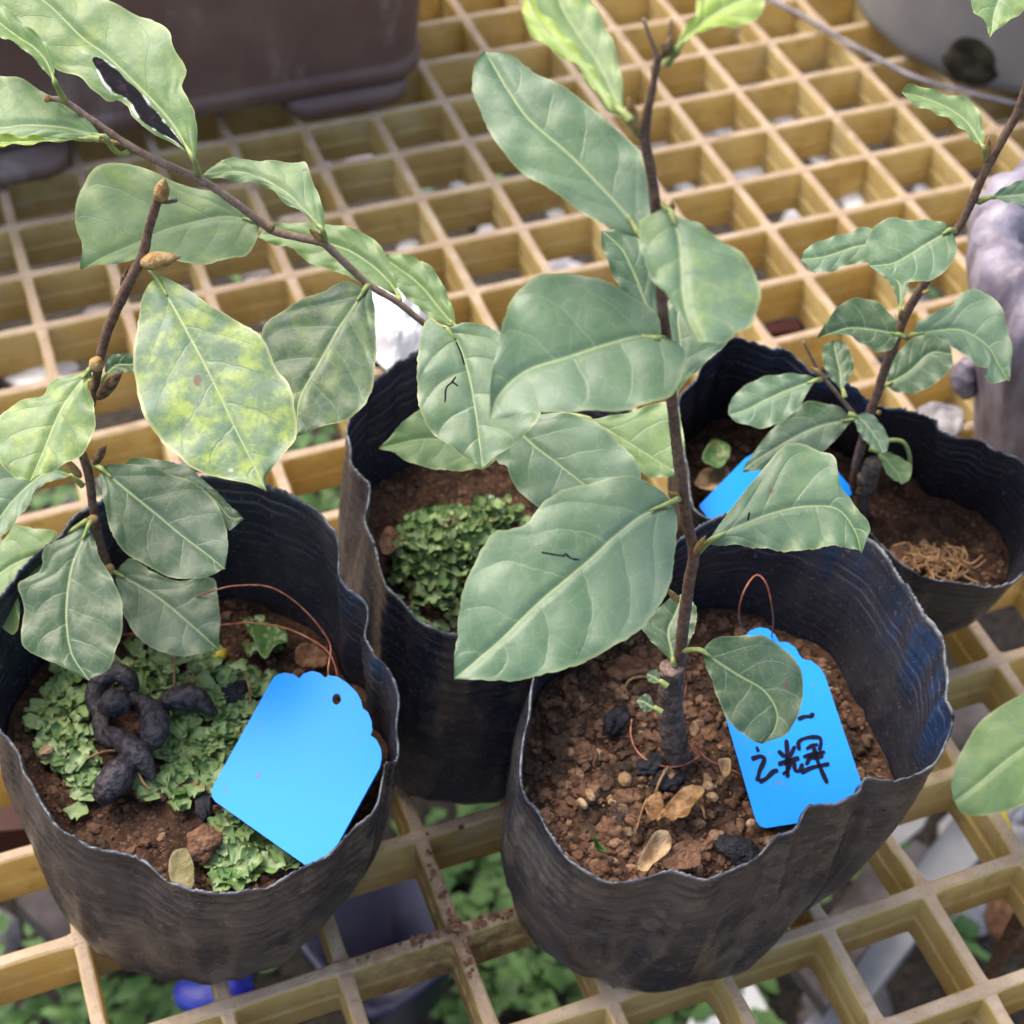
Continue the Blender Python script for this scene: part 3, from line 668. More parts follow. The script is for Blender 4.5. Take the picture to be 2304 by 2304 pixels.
def bud(root, Pbase, conv, a, b, r, mat='bud', d=-.0012):
    A = on_plane(conv(*a), Pbase + FWD * d, FWD); Bp = on_plane(conv(*b), Pbase + FWD * (d - .001), FWD)
    mb = MB(); ax = Bp - A; L = np.linalg.norm(ax); ax /= L; s_ = np.cross(ax, CDIR); s_ /= np.linalg.norm(s_); c_ = np.cross(s_, ax)
    for k in range(4):   # overlapping scales
        an = k * 1.9 + .4; off = (math.cos(an) * s_ + math.sin(an) * c_) * r * .28; st = .0 + .12 * k; V = []; F = []
        for i in range(9):
            t = i / 8; rr_ = r * (math.sin(math.pi * (.12 + .86 * t ** .8)) ** .9) * (.62 if k else .9)
            for j in range(10):
                q = 2 * math.pi * j / 10; V.append(A + ax * L * (st + (1 - st) * t * (1 - .05 * k)) + off * (1 - t * .8) + (math.cos(q) * s_ + math.sin(q) * c_) * rr_)
        for i in range(8):
            for j in range(10): F.append((i * 10 + j, i * 10 + (j + 1) % 10, (i + 1) * 10 + (j + 1) % 10, (i + 1) * 10 + j))
        F.append(tuple(range(10))[::-1]); F.append(tuple(80 + j for j in range(10))); mb.add(V, F)
    return mb.build('bud', M[mat], root)
def base_of(px, z=ZS): return on_z(px, z)

# ---------------- seedling in the front right bag
PB = base_of((1285, 1435)); plB = empty('seedling', PB); tag(plB, 'tall seedling rising from the front right bag beside its sawn off stub', 'seedling', 'seedlings growing in the bags')
stem(plB, PB, BR, [(635, 950), (610, 860), (600, 760), (598, 680), (602, 590)], [.0062, .0054, .0050, .0048, .0046], 'bark_old', 'stump', 16, rough=.25)
mb = MB(); c_ = on_plane(BR(602, 592), PB, FWD); mb.add(*rock(c_ + UP * .0006, .0033, I3, .10, (1, 1, .22))); o = mb.build('cut_face', M['cut'], plB)
stem(plB, PB, DD, [(1281, 1262), (1289, 1180), (1300, 1100), (1309, 1043), (1297, 990), (1289, 938), (1279, 860), (1268, 760), (1257, 640), (1248, 560), (1241, 440), (1231, 340), (1215, 258)], [.0030, .0026, .0024, .0023, .0021, .0020, .0018], d=[.003, -.001] + [-.004] * 11)
stem(plB, PB, DD, [(1215, 262), (1221, 215), (1234, 150), (1243, 105)], [.0019, .0016, .0013, .0014], d=[-.004] * 4)
stem(plB, PB, DD, [(1242, 112), (1232, 85), (1222, 60), (1215, 36)], [.0010, .0007, .0006, .0006], 'bark_light', d=[-.004] * 4)
stem(plB, PB, DD, [(1244, 112), (1256, 90), (1265, 60), (1267, 35)], [.0010, .0008, .0005, .0003], 'bark_light', d=[-.004] * 4)
bud(plB, PB, DD, (1250, 105), (1268, 66), .0013, 'bud_dark', -.005)
bud(plB, PB, DD, (1197, 245), (1184, 182), .0013, 'bud', -.005)
bud(plB, PB, DD, (1262, 402), (1271, 376), .0009, 'bud', -.005); bud(plB, PB, DD, (1280, 944), (1262, 928), .0011, 'bud', -.006)
bud(plB, PB, DD, (1309, 1042), (1331, 1010), .0010, 'bud', -.006); bud(plB, PB, DD, (1278, 1136), (1258, 1110), .0010, 'bud', -.006)
leaf(plB, PB, DD, (1207, 442), (915, 92), [(1160,430),(1110,405),(1060,370),(1000,335),(950,290),(915,230),(893,180),(895,130)], [(1226,410),(1226,370),(1215,310),(1195,265),(1150,235),(1100,190),(1030,150),(965,110)],
     [(1180,400),(1130,345),(1070,285),(1000,225),(960,170)], d=-.002, quilt=.5, cup=.03, mat='leaf', chl=.05, pet=[(1228, 446), (1241, 448)], nv=6)
leaf(plB, PB, TR, (600, 803), (715, 1300), [(560,795),(490,820),(480,870),(490,960),(530,1050),(590,1130),(640,1200),(680,1280)], [(680,830),(760,880),(850,930),(910,990),(940,1070),(935,1140),(905,1220),(850,1250),(800,1290)],
     [(630,890),(640,1000),(645,1100),(665,1200)], d=-.012, quilt=.4, cup=-.10, mat='leaf', chl=.45, pet=[(580, 790), (556, 780)], nv=5)
leaf(plB, PB, TR, (570, 1290), (335, 862), [(500,1230),(450,1150),(400,1070),(370,1010),(340,930)], [(575,1200),(550,1100),(530,1000),(480,900),(420,870)], d=.002, quilt=.4, chl=.05, nv=6, pet=[(572, 1296)])
leaf(plB, PB, TR, (618, 1495), (700, 1050), [(600,1400),(580,1300),(570,1200),(600,1120),(650,1070)], [(660,1440),(710,1390),(770,1330),(830,1270),(830,1200),(780,1120)], [(628,1400),(636,1300),(628,1180),(660,1100)], d=.002, quilt=.3, chl=.1, nv=5, pet=[(606, 1510)])
leaf(plB, PB, TR, (562, 1276), (-84, 1580), [(555,1220),(525,1175),(450,1125),(350,1078),(220,1045),(100,1060),(10,1120),(-25,1210),(-50,1310),(-80,1440)], [(610,1296),(650,1322),(655,1370),(635,1440),(600,1500),(520,1533),(420,1555),(250,1568),(100,1572),(0,1578)],
     [(470,1268),(350,1300),(200,1350),(50,1400),(-50,1490)], d=-.009, quilt=.9, cup=.06, chl=.0, nv=5, pet=[(580, 1282)], mat='leaf')
leaf(plB, PB, DD, (1272, 945), (857, 1280), [(1240,918),(1215,906),(1170,896),(1108,909),(1056,923),(1014,954),(997,982),(969,996),(934,1006),(910,1034),(893,1065),(878,1100),(868,1150),(860,1215)], [(1278,990),(1273,1046),(1266,1096),(1246,1141),(1216,1181),(1166,1216),(1106,1246),(1041,1271),(966,1284),(900,1283)],
     [(1211,971),(1160,1010),(1116,1051),(1066,1094),(1016,1136),(940,1210)], d=-.012, quilt=1.0, cup=.02, chl=.0, nv=6, pet=[(1284, 940)], mat='leaf', serr=.8, res=2, scars=[[(1022, 1043), (1045, 1047), (1066, 1050)], [(1066, 1044), (1078, 1054), (1092, 1056)]])
leaf(plB, PB, i3, (238, 1478), (1052, 1553), [(240,1455),(300,1370),(380,1260),(480,1140),(560,1040),(660,950),(770,955),(850,990),(910,1020),(925,1100),(945,1190),(1000,1260),(1040,1340),(1092,1410),(1080,1480)], [(260,1492),(400,1500),(550,1525),(700,1540),(850,1520),(960,1522)],
     [(400,1395),(600,1320),(780,1290),(930,1310),(1020,1430)], scars=[[(448, 1330), (442, 1365)]], res=2, d=-.006, quilt=.5, cup=-.05, chl=.15, nv=6, pet=[(195, 1520), (160, 1552)], mat='leaf')
leaf(plB, PB, BR, (715, 522), (948, 873), [(760,480),(860,465),(950,475),(1040,530),(1090,600),(1100,680),(1080,760),(1035,840)], [(738,590),(765,660),(790,740),(820,800),(865,835),(905,868)],
     [(850,610),(950,670),(1000,750),(990,820)], d=-.01, quilt=.3, cup=.10, chl=.1, nv=5, pet=[(680, 520), (648, 522)], mat='leaf_deep')
leaf(plB, PB, BR, (608, 560), (640, 308), [(560,520),(505,465),(492,430),(540,375),(600,325)], [(645,530),(682,465),(696,390),(680,340),(660,315)], d=.0, quilt=.3, cup=.15, chl=.05, nv=4, pet=[(612, 575)], mat='leaf_deep')
leaf(plB, PB, TR, (424, 440), (170, -120), [(370,400),(300,310),(240,230),(150,170),(85,115),(42,10),(60,-80)], [(418,330),(390,200),(345,90),(290,0),(240,-70)], [(330,240),(240,110),(180,0)], d=-.008, quilt=.3, cup=.08, chl=.5, nv=6, pet=[(450, 470), (478, 505)], mat='leaf_fresh')
leaf(plB, PB, TR, (420, 425), (60, -70), [(360,398),(296,312),(232,232),(150,178),(80,120),(38,20)], [(385,375),(320,270),(262,195),(205,125),(130,40),(90,-20)], d=-.011, quilt=.2, cup=.3, chl=.4, nv=6, mat='leaf_lime')['label'] = 'yellow green curled over edge of the top leaf'
leaf(plB, PB, TR, (622, 185), (960, -60), [(632,140),(660,95),(692,60),(700,0),(760,-60),(860,-90)], [(660,152),(700,130),(765,108),(850,98),(920,70),(955,10)], d=-.006, quilt=.4, cup=-.1, chl=.8, nv=5, pet=[(605, 215), (585, 240)], mat='leaf_lime')['label'] = 'bright yellow green young leaf'
for cx, cy, r in ((532, 622, 24), (502, 722, 32)):
    leaf(plB, PB, BR, (cx + r + 8, cy + 18), (cx - r, cy - 12), [(cx + 5, cy + r), (cx - 18, cy + 14)], [(cx + 16, cy - r), (cx - 10, cy - r)], d=-.006, quilt=.0, chl=.0, nv=3, mat='leaf_deep', serr=0)

# ---------------- seedling in the left bag
PA = base_of((228, 1180)); plA = empty('seedling', PA); tag(plA, 'seedling in the left bag with a yellow mottled leaf and a fuzzy broken top', 'seedling', 'seedlings growing in the bags')
stem(plA, PA, DD, [(232, 1190), (216, 1120), (204, 1071), (188, 1020), (176, 960), (168, 900), (155, 855)], [.0026, .0023, .0022, .0022], 'bark')
stem(plA, PA, DD, [(152, 845), (166, 790), (180, 725), (190, 670), (206, 615), (228, 565), (250, 520), (270, 480), (279, 440), (290, 400), (300, 368)], [.0020, .0020, .0022, .0024, .0022, .0019, .0021], 'bark', d=[-.001] * 11)
stem(plA, PA, DD, [(152, 858), (151, 840)], [.0022, .0021], 'bark'); stem(plA, PA, DD, [(300, 380), (318, 381), (333, 377)], [.0011, .0008, .0009], 'bark', d=[-.002] * 3)
bud(plA, PA, DD, (300, 375), (309, 336), .0022, 'bud', -.001)
bud(plA, PA, DD, (268, 492), (340, 484), .0026, 'bud', -.004); bud(plA, PA, DD, (176, 690), (190, 676), .0023, 'bud', -.004)
bud(plA, PA, DD, (184, 748), (231, 700), .0020, 'bud_dark', -.003); bud(plA, PA, DD, (176, 872), (200, 840), .0016, 'bud_dark', -.003)
bud(plA, PA, DD, (150, 900), (120, 862), .0014, 'bud', -.001); bud(plA, PA, DD, (180, 984), (164, 978), .0018, 'bud', -.003); bud(plA, PA, DD, (202, 1078), (212, 1066), .0019, 'bud', -.003)
bud(plA, PA, DD, (232, 545), (238, 505), .0013, 'bud_dark', .001)
leaf(plA, PA, TL, (590, 1045), (1003, 1847), [(562,1080),(538,1140),(518,1240),(502,1380),(520,1500),(560,1600),(640,1690),(720,1760),(850,1800),(940,1822)], [(640,1062),(720,1108),(800,1170),(900,1220),(990,1280),(1040,1380),(1090,1450),(1115,1550),(1110,1650),(1060,1720),(1000,1790)],
     [(700,1240),(800,1430),(880,1600),(950,1740)], d=-.006, quilt=.45, cup=.03, chl=1., nv=6, pet=[(570, 1020), (556, 1010)], mat='leaf')['label'] = 'big leaf mottled yellow between the veins'
leaf(plA, PA, TL, (337, 1394), (110, 1817), [(290,1400),(190,1430),(150,1480),(80,1505),(0,1550),(-20,1650),(0,1740),(55,1800)], [(345,1425),(328,1450),(350,1520),(356,1600),(330,1680),(280,1730),(200,1772)], [(245,1510),(200,1600),(160,1700)], d=-.006, quilt=.4, cup=-.06, chl=.75, nv=5, pet=[(350, 1392)], mat='leaf_fresh')
leaf(plA, PA, i1, (485, 112), (1086, 602), [(560,100),(700,100),(850,150),(970,200),(1050,290),(1090,400),(1104,500)], [(482,170),(500,250),(530,400),(600,520),(700,590),(800,640),(900,657),(1010,640)], [(600,210),(760,340),(880,440),(1000,530)], d=-.006, quilt=.6, cup=.03, chl=.0, nv=5, pet=[(450, 90)], mat='leaf_deep')
leaf(plA, PA, i1, (560, 150), (1173, 352), [(620,80),(700,60),(800,78),(890,90),(960,150),(1060,240)], [(700,220),(900,280),(1020,300),(1078,370),(1110,412)], d=.003, quilt=.3, cup=-.1, chl=.0, nv=6, pet=[(450, 100)], mat='leaf_deep')
leaf(plA, PA, i1, (428, 392), (430, 1140), [(370,412),(280,460),(215,510),(200,600),(130,645),(85,685),(110,780),(105,960),(200,1030),(330,1090)], [(450,450),(482,550),(540,640),(585,750),(595,870),(570,980),(530,1080)], [(352,560),(325,700),(318,850),(345,1010)], d=-.010, quilt=.6, cup=.02, chl=.0, nv=6, pet=[(445, 365)], mat='leaf_deep')
leaf(plA, PA, i1, (548, 612), (1062, 997), [(600,570),(645,555),(750,620),(860,655),(1020,640),(1050,720),(1064,850)], [(562,680),(590,800),(640,900),(700,960),(770,1000),(860,1022),(960,1020)], [(740,720),(900,850)], d=-.004, quilt=.5, cup=.02, chl=.0, nv=5, pet=[(525, 595)], mat='leaf_deep')
leaf(plA, PA, i1, (228, 510), (-150, 760), [(275,430),(160,408),(80,395),(40,430),(0,470),(-90,560)], [(222,560),(195,640),(100,700),(100,850),(68,922),(0,880),(-90,840)], [(100,560),(0,620)], d=-.002, quilt=.5, cup=.02, chl=.2, nv=5, pet=[(330, 430), (420, 370)], mat='leaf_fresh')
leaf(plA, PA, i1, (352, 155), (-60, 470), [(290,110),(200,90),(100,60),(0,130),(-60,250)], [(250,188),(182,222),(150,290),(70,390),(0,470)], [(240,125),(100,230),(0,350)], d=.0, quilt=.4, cup=.02, chl=.2, nv=6, pet=[(400, 200)], mat='leaf')
leaf(plA, PA, TL, (390, 1420), (560, 1370), [(415,1347),(470,1338),(530,1340)], [(450,1408),(520,1405)], d=.004, quilt=.2, chl=.1, nv=4, mat='leaf_deep')

# ---------------- seedling in the middle bag (its branch sweeps over to the upper left)
PC = base_of((1040, 1080), ZS - .004); plC = empty('seedling', PC); tag(plC, 'seedling from the middle bag whose long branch sweeps to the upper left', 'seedling', 'seedlings growing in the bags')
stem(plC, PC, DD, [(1040, 1085), (1028, 1000), (1005, 900), (965, 800), (915, 700), (880, 650), (850, 625), (800, 610)], [.0030, .0028, .0022, .0018], 'bark')
stem(plC, PC, TL, [(1640, 1240), (1600, 1220), (1500, 1140), (1400, 1080), (1330, 1020), (1230, 925), (1190, 910), (1040, 875), (1000, 850), (880, 760), (760, 680), (600, 610), (480, 545), (340, 450), (240, 380), (170, 375)], [.0015, .0016, .0018, .0019, .0019, .0018, .0017, .0010], 'bark_light', 'branch')
bud(plC, PC, TL, (1215, 912), (1163, 860), .0011, 'bud', -.003); bud(plC, PC, TL, (450, 545), (335, 520), .0009, 'bud', -.002)
bud(plC, PC, TL, (1025, 868), (1005, 855), .0014, 'bud_dark', -.002); bud(plC, PC, TL, (186, 376), (165, 375), .0011, 'bud', -.001)
def spotf(s, t):
    if t > 0: return 0.
    u = -t; c = .42 + .12 * math.sin(s * 9); wd = .36 * max(0, math.sin(math.pi * min(1, max(0, (s - .02) / .48)))) ** .5
    e = .10 * fnoise(s * 26, 3.) + .07 * fnoise(u * 11 + s * 9, 9.)
    v = 1 - abs(u - c) / (wd + 1e-3) * .62 + e
    if s > .48: v -= (s - .48) * 5
    return max(0., min(1., v))
leaf(plC, PC, TL, (733, 605), (-60, -140), [(700,572),(640,530),(560,488),(500,440),(480,395),(440,372),(400,374),(340,330),(300,290),(230,270),(160,222),(100,180),(50,110),(0,30),(-40,-50)], [(742,520),(738,440),(720,395),(688,330),(702,262),(660,190),(640,120),(570,70),(500,48),(430,12),(340,-40),(180,-110)],
     [(640,450),(520,320),(400,205),(300,130),(190,20),(60,-70)], d=-.012, quilt=.6, cup=.02, chl=.4, nv=7, pet=[(748, 655)], mat='leaf_fresh', spot=spotf, a=.7)['label'] = 'big pale leaf with a black dead patch beside its midrib'
leaf(plC, PC, TL, (398, 517), (-170, 440), [(370,495),(300,430),(200,370),(100,310),(0,285),(-100,290)], [(330,520),(200,522),(100,530),(0,540),(-100,530)], [(250,478),(100,466),(-20,475)], d=-.006, quilt=.4, cup=.03, chl=.15, nv=6, pet=[(425, 560), (460, 583), (490, 572)], mat='leaf_fresh')
leaf(plC, PC, TL, (345, 520), (-170, 520), [(240,518),(100,514),(0,512),(-100,505)], [(250,526),(110,546),(0,554),(-100,550)], d=-.007, quilt=.1, cup=.1, chl=.4, nv=6, mat='leaf_lime')['label'] = 'bright underside edge curled below the leaf'
leaf(plC, PC, TL, (208, 312), (-80, 30), [(185,292),(140,240),(80,190),(0,150),(-50,110)], [(206,290),(204,230),(172,165),(100,110),(50,60),(0,10),(-40,-20)], d=-.006, quilt=.3, cup=.04, chl=.3, nv=6, pet=[(222, 340), (242, 378)], mat='leaf_fresh')
leaf(plC, PC, TL, (978, 838), (304, 1018), [(940,808),(860,752),(770,712),(650,682),(580,645),(520,620),(470,613),(400,624),(340,660),(300,730),(286,800),(290,870),(312,930)], [(972,880),(968,905),(940,950),(880,978),(780,1000),(680,995),(600,982),(500,992),(420,1000)],
     [(850,812),(700,840),(600,870),(500,920),(400,962)], d=.004, quilt=.5, cup=.02, chl=.4, nv=6, pet=[(1010, 862)], mat='leaf_fresh')
leaf(plC, PC, TL, (1217, 868), (754, 658), [(1190,850),(1150,800),(1080,762),(1020,705),(960,680),(900,682),(870,666),(800,666)], [(1223,830),(1212,760),(1170,650),(1148,602),(1080,600),(1000,600),(900,592),(820,607)], [(1150,790),(1080,720),(980,662),(880,640)], d=-.004, quilt=.3, cup=-.05, chl=.35, nv=6, pet=[(1225, 905)], mat='leaf_fresh')
leaf(plC, PC, TL, (1500, 1108), (963, 888), [(1450,1094),(1400,1078),(1330,1060),(1250,1020),(1180,1000),(1100,940),(1010,912)], [(1492,1060),(1462,980),(1425,920),(1390,890),(1320,862),(1240,845),(1100,838),(1010,856)], [(1440,1030),(1340,955),(1240,915),(1080,880)], d=.006, quilt=.4, cup=.03, chl=.15, nv=6, pet=[(1505, 1135)], mat='leaf_fresh')
leaf(plC, PC, TL, (1722, 1234), (1440, 975), [(1660,1216),(1600,1180),(1540,1130),(1490,1080),(1452,1020)], [(1712,1180),(1690,1120),(1650,1040),(1600,992),(1520,960),(1470,956)], d=.010, quilt=.4, cup=.03, chl=.15, nv=5, pet=[(1700, 1250)], mat='leaf_fresh')
leaf(plC, PC, TL, (1380, 1086), (1114, 1642), [(1330,1068),(1280,1066),(1200,1100),(1100,1150),(1015,1200),(985,1270),(1000,1350),(1030,1420),(1070,1520),(1092,1600)], [(1402,1090),(1415,1200),(1417,1350),(1400,1460),(1370,1530),(1300,1580),(1200,1612)], [(1280,1230),(1200,1370),(1130,1500)], d=-.004, quilt=1.9, cup=-.05, chl=.35, nv=5, pet=[(1390, 1078)], mat='leaf_deep')['label'] = 'glossy dark leaf with deeply puckered veins'
leaf(plC, PC, i4, (736, 336), (932, 1092), [(690,325),(638,283),(602,360),(580,480),(578,650),(590,780),(650,890),(750,970),(850,1035)], [(850,315),(960,325),(1050,370),(1130,470),(1200,600),(1245,790),(1235,850),(1190,900),(1100,970),(1020,1030),(975,1060)], [(800,420),(850,560),(888,750),(908,900)], d=-.014, quilt=1.3, cup=.0, chl=.2, nv=5, pet=[(690, 322), (650, 290)], mat='leaf', res=2, scars=[[(785, 605), (765, 635), (735, 665), (728, 740)], [(765, 630), (795, 652)], [(790, 410), (815, 470), (832, 530)]])
leaf(plC, PC, i4, (1040, 1020), (368, 985), [(950,1090),(850,1110),(700,1110),(560,1080),(450,1022)], [(1000,930),(900,840),(780,780),(640,770),(575,792),(520,832),(440,915)], d=-.004, quilt=.3, cup=.02, chl=.15, nv=6, pet=[(1090, 1040)], mat='leaf_fresh')
leaf(plC, PC, i4, (1060, 820), (1640, 1310), [(1000,960),(1012,1060),(1058,1085),(1082,1150),(1150,1240),(1222,1302),(1400,1370)], [(1300,800),(1500,828),(1610,905),(1700,980),(1762,1060),(1792,1140),(1740,1250)], [(1200,960),(1330,1060),(1465,1165)], d=-.007, quilt=.4, cup=.03, chl=.0, nv=5, pet=[(1030, 790)], mat='leaf')
leaf(plC, PC, TR, (285, 1578), (640, 1790), [(330,1628),(380,1668),(440,1725),(500,1785),(580,1795)], [(400,1560),(500,1535),(580,1515),(630,1560),(650,1680)], [(400,1640),(520,1715)], d=-.003, quilt=.3, cup=.02, chl=.3, nv=5, pet=[(180, 1560)], mat='leaf_fresh')

# ---------------- seedling in the back right bag
PD = base_of(i3(1050, 1340), ZS - .006); plD = empty('seedling', PD); tag(plD, 'seedling in the back right bag with small rounded leaves and a side twig', 'seedling', 'seedlings growing in the bags')
stem(plD, PD, TR, [(1300, 1990), (1320, 1900), (1345, 1800), (1370, 1740)], [.0040, .0038, .0046, .0040], 'bark_old', 'stump', rough=.35, d=[-.004] * 4)
stem(plD, PD, TR, [(1290, 1860), (1300, 1760), (1325, 1660), (1350, 1560), (1380, 1480), (1405, 1400), (1440, 1310), (1480, 1200), (1530, 1110), (1580, 1030), (1650, 900), (1690, 850), (1740, 750), (1770, 680), (1800, 620), (1860, 510), (1910, 420), (1950, 300), (2010, 150)], [.0030, .0026, .0026, .0024, .0023, .0021, .0021, .0020], 'bark')
stem(plD, PD, TR, [(1298, 1572), (1230, 1490), (1165, 1410), (1125, 1340), (1100, 1290)], [.0013, .0011, .0009, .0006], 'bark_light', 'twig')
bud(plD, PD, TR, (1165, 1415), (1125, 1385), .0010, 'bud', -.002); bud(plD, PD, TR, (1792, 590), (1798, 515), .0010, 'bud', -.002); bud(plD, PD, TR, (1378, 1560), (1388, 1548), .0009, 'bud', -.002)
bud(plD, PD, TR, (1468, 1210), (1468, 1170), .0012, 'bud_dark', -.002); bud(plD, PD, TR, (1548, 1105), (1578, 1095), .0008, 'bud', -.002); bud(plD, PD, TR, (1500, 1265), (1522, 1255), .0010, 'bud', -.003); bud(plD, PD, TR, (1775, 755), (1800, 740), .0009, 'bud_dark', -.002)
kw = dict(quilt=.25, nv=5, serr=.25)
leaf(plD, PD, TR, (1782, 560), (1470, 345), [(1780,500),(1765,440),(1728,383),(1680,370),(1600,350),(1540,331),(1490,330)], [(1755,540),(1700,495),(1640,450),(1560,417),(1500,392)], [(1720,460),(1640,400),(1540,360)], d=-.002, cup=.03, chl=.4, pet=[(1786, 600)], mat='leaf_fresh', **kw)
leaf(plD, PD, TR, (1800, 745), (2080, 720), [(1840,718),(1900,690),(1990,668)], [(1850,760),(1932,777),(2010,772)], d=-.004, cup=.03, chl=.1, pet=[(1762, 762)], **kw)
leaf(plD, PD, TR, (1650, 868), (1352, 1000), [(1625,840),(1570,825),(1530,832),(1480,820),(1430,820),(1380,840),(1345,890),(1336,940)], [(1676,900),(1678,950),(1650,1005),(1600,1048),(1520,1066),(1440,1056),(1390,1035)], [(1560,920),(1450,985)], d=-.008, cup=.02, chl=.1, pet=[(1672, 872)], **kw)
leaf(plD, PD, TR, (1400, 930), (1090, 975), [(1350,850),(1280,870),(1180,900),(1110,935)], [(1350,985),(1280,992),(1200,1024),(1130,1022)], d=-.001, cup=.03, chl=.1, pet=[(1500, 960), (1600, 990)], **kw)
leaf(plD, PD, TR, (1465, 1168), (1420, 1020), [(1448,1120),(1428,1075),(1402,1048)], [(1480,1130),(1496,1070),(1480,1040)], d=.002, cup=.1, chl=.1, pet=[(1468, 1200)], mat='leaf', **kw)
leaf(plD, PD, TR, (1462, 1262), (1148, 1277), [(1462,1225),(1430,1190),(1370,1145),(1300,1134),(1240,1155),(1195,1205)], [(1445,1300),(1425,1326),(1380,1330),(1330,1310),(1270,1272),(1200,1268)], [(1380,1245),(1280,1236),(1210,1255)], d=-.002, cup=.05, chl=.0, mat='leaf_deep', **kw)
leaf(plD, PD, TR, (1516, 1262), (1876, 1440), [(1530,1215),(1600,1180),(1660,1150),(1700,1105),(1760,1094),(1820,1130),(1860,1220),(1880,1340)], [(1580,1272),(1625,1282),(1650,1312),(1700,1330),(1750,1378),(1792,1390),(1782,1425),(1820,1447)], [(1610,1245),(1700,1245),(1790,1300),(1840,1380)], d=-.005, cup=-.05, chl=.05, pet=[(1490, 1275)], quilt=.5, nv=6, serr=.6)
leaf(plD, PD, TR, (1412, 1452), (1662, 1335), [(1430,1380),(1470,1315),(1530,1272),(1600,1270),(1645,1300)], [(1450,1476),(1500,1485),(1560,1470),(1620,1430),(1660,1380)], [(1500,1400),(1580,1330)], d=.003, cup=.03, chl=.0, mat='leaf_deep', **kw)
leaf(plD, PD, TR, (1250, 1475), (1215, 1284), [(1212,1438),(1176,1375),(1175,1310)], [(1262,1440),(1290,1390),(1275,1330),(1250,1292)], d=-.001, cup=-.1, chl=.0, mat='leaf_deep', **kw)
leaf(plD, PD, TR, (1145, 1435), (818, 1562), [(1100,1416),(1000,1414),(920,1432),(850,1478),(820,1530)], [(1110,1490),(1080,1540),(1020,1590),(950,1615),(880,1602),(835,1582)], [(1060,1462),(960,1505),(880,1545)], d=-.006, cup=.02, chl=.0, pet=[(1165, 1432)], **kw)
leaf(plD, PD, TR, (1285, 1582), (872, 1772), [(1250,1545),(1180,1520),(1110,1518),(1050,1560),(980,1620),(930,1680),(885,1745)], [(1250,1625),(1200,1680),(1150,1720),(1080,1750),(1000,1765),(920,1778)], [(1180,1600),(1080,1640),(960,1710)], d=-.003, cup=.03, chl=.0, mat='leaf_deep', **kw)
leaf(plD, PD, TR, (1292, 1568), (1400, 1707), [(1300,1610),(1325,1655),(1365,1695)], [(1350,1560),(1395,1605),(1420,1655),(1416,1698)], d=-.007, cup=.02, chl=.0, **kw)
leaf(plD, PD, TR, (1370, 1700), (1470, 1825), [(1390,1745),(1405,1790),(1430,1815)], [(1420,1710),(1470,1740),(1502,1770),(1495,1815)], d=-.008, cup=.5, chl=.1, mat='leaf_fresh', **kw)
stem(plD, PD, TR, [(1400, 1668), (1440, 1660), (1480, 1672), (1500, 1720), (1500, 1780)], [.0012, .0012, .0011, .0012], 'petiole', 'tendril', d=[-.008] * 5, rough=.05)
leaf(plD, PD, TR, (1850, -160), (1804, 142), [(1770,-80),(1728,-10),(1748,50),(1790,92)], [(1932,-60),(1950,0),(1925,42),(1875,80),(1825,115)], d=-.004, cup=.06, quilt=.3, nv=5, serr=.3, chl=.5, pet=[(1950, -180), (2050, 50)], mat='leaf_fresh')

# ---------------- plant beyond the right edge
PE = on_z((2050, 1560), .0); plE = empty('shrub', PE); tag(plE, 'shrub at the right edge whose one blurred green leaf reaches in', 'shrub')
mbp = MB(); EP = on_plane((2110, 1300), on_plane((1932, 1430), PE, FWD), FWD); mbp.tube([EP + np.array([.012, .004, -.40 - EP[2]]), EP + np.array([.010, .002, -.06]), EP + np.array([.004, 0, -.015]), EP], [.003, .0028, .002, .0012], 10, 12, True, .15); mbp.build('stem', M['bark'], plE)
leaf(plE, on_plane((1932, 1430), PE, FWD), DD, (2060, 1320), (1799, 1512), [(1980,1280),(1932,1307),(1890,1330),(1845,1368),(1812,1425),(1795,1475)], [(2020,1450),(1940,1512),(1895,1530),(1850,1538),(1815,1532)], d=.02, cup=-.1, quilt=.3, chl=.2, nv=5, pet=[(2110, 1300)], mat='leaf_fresh', serr=.2)

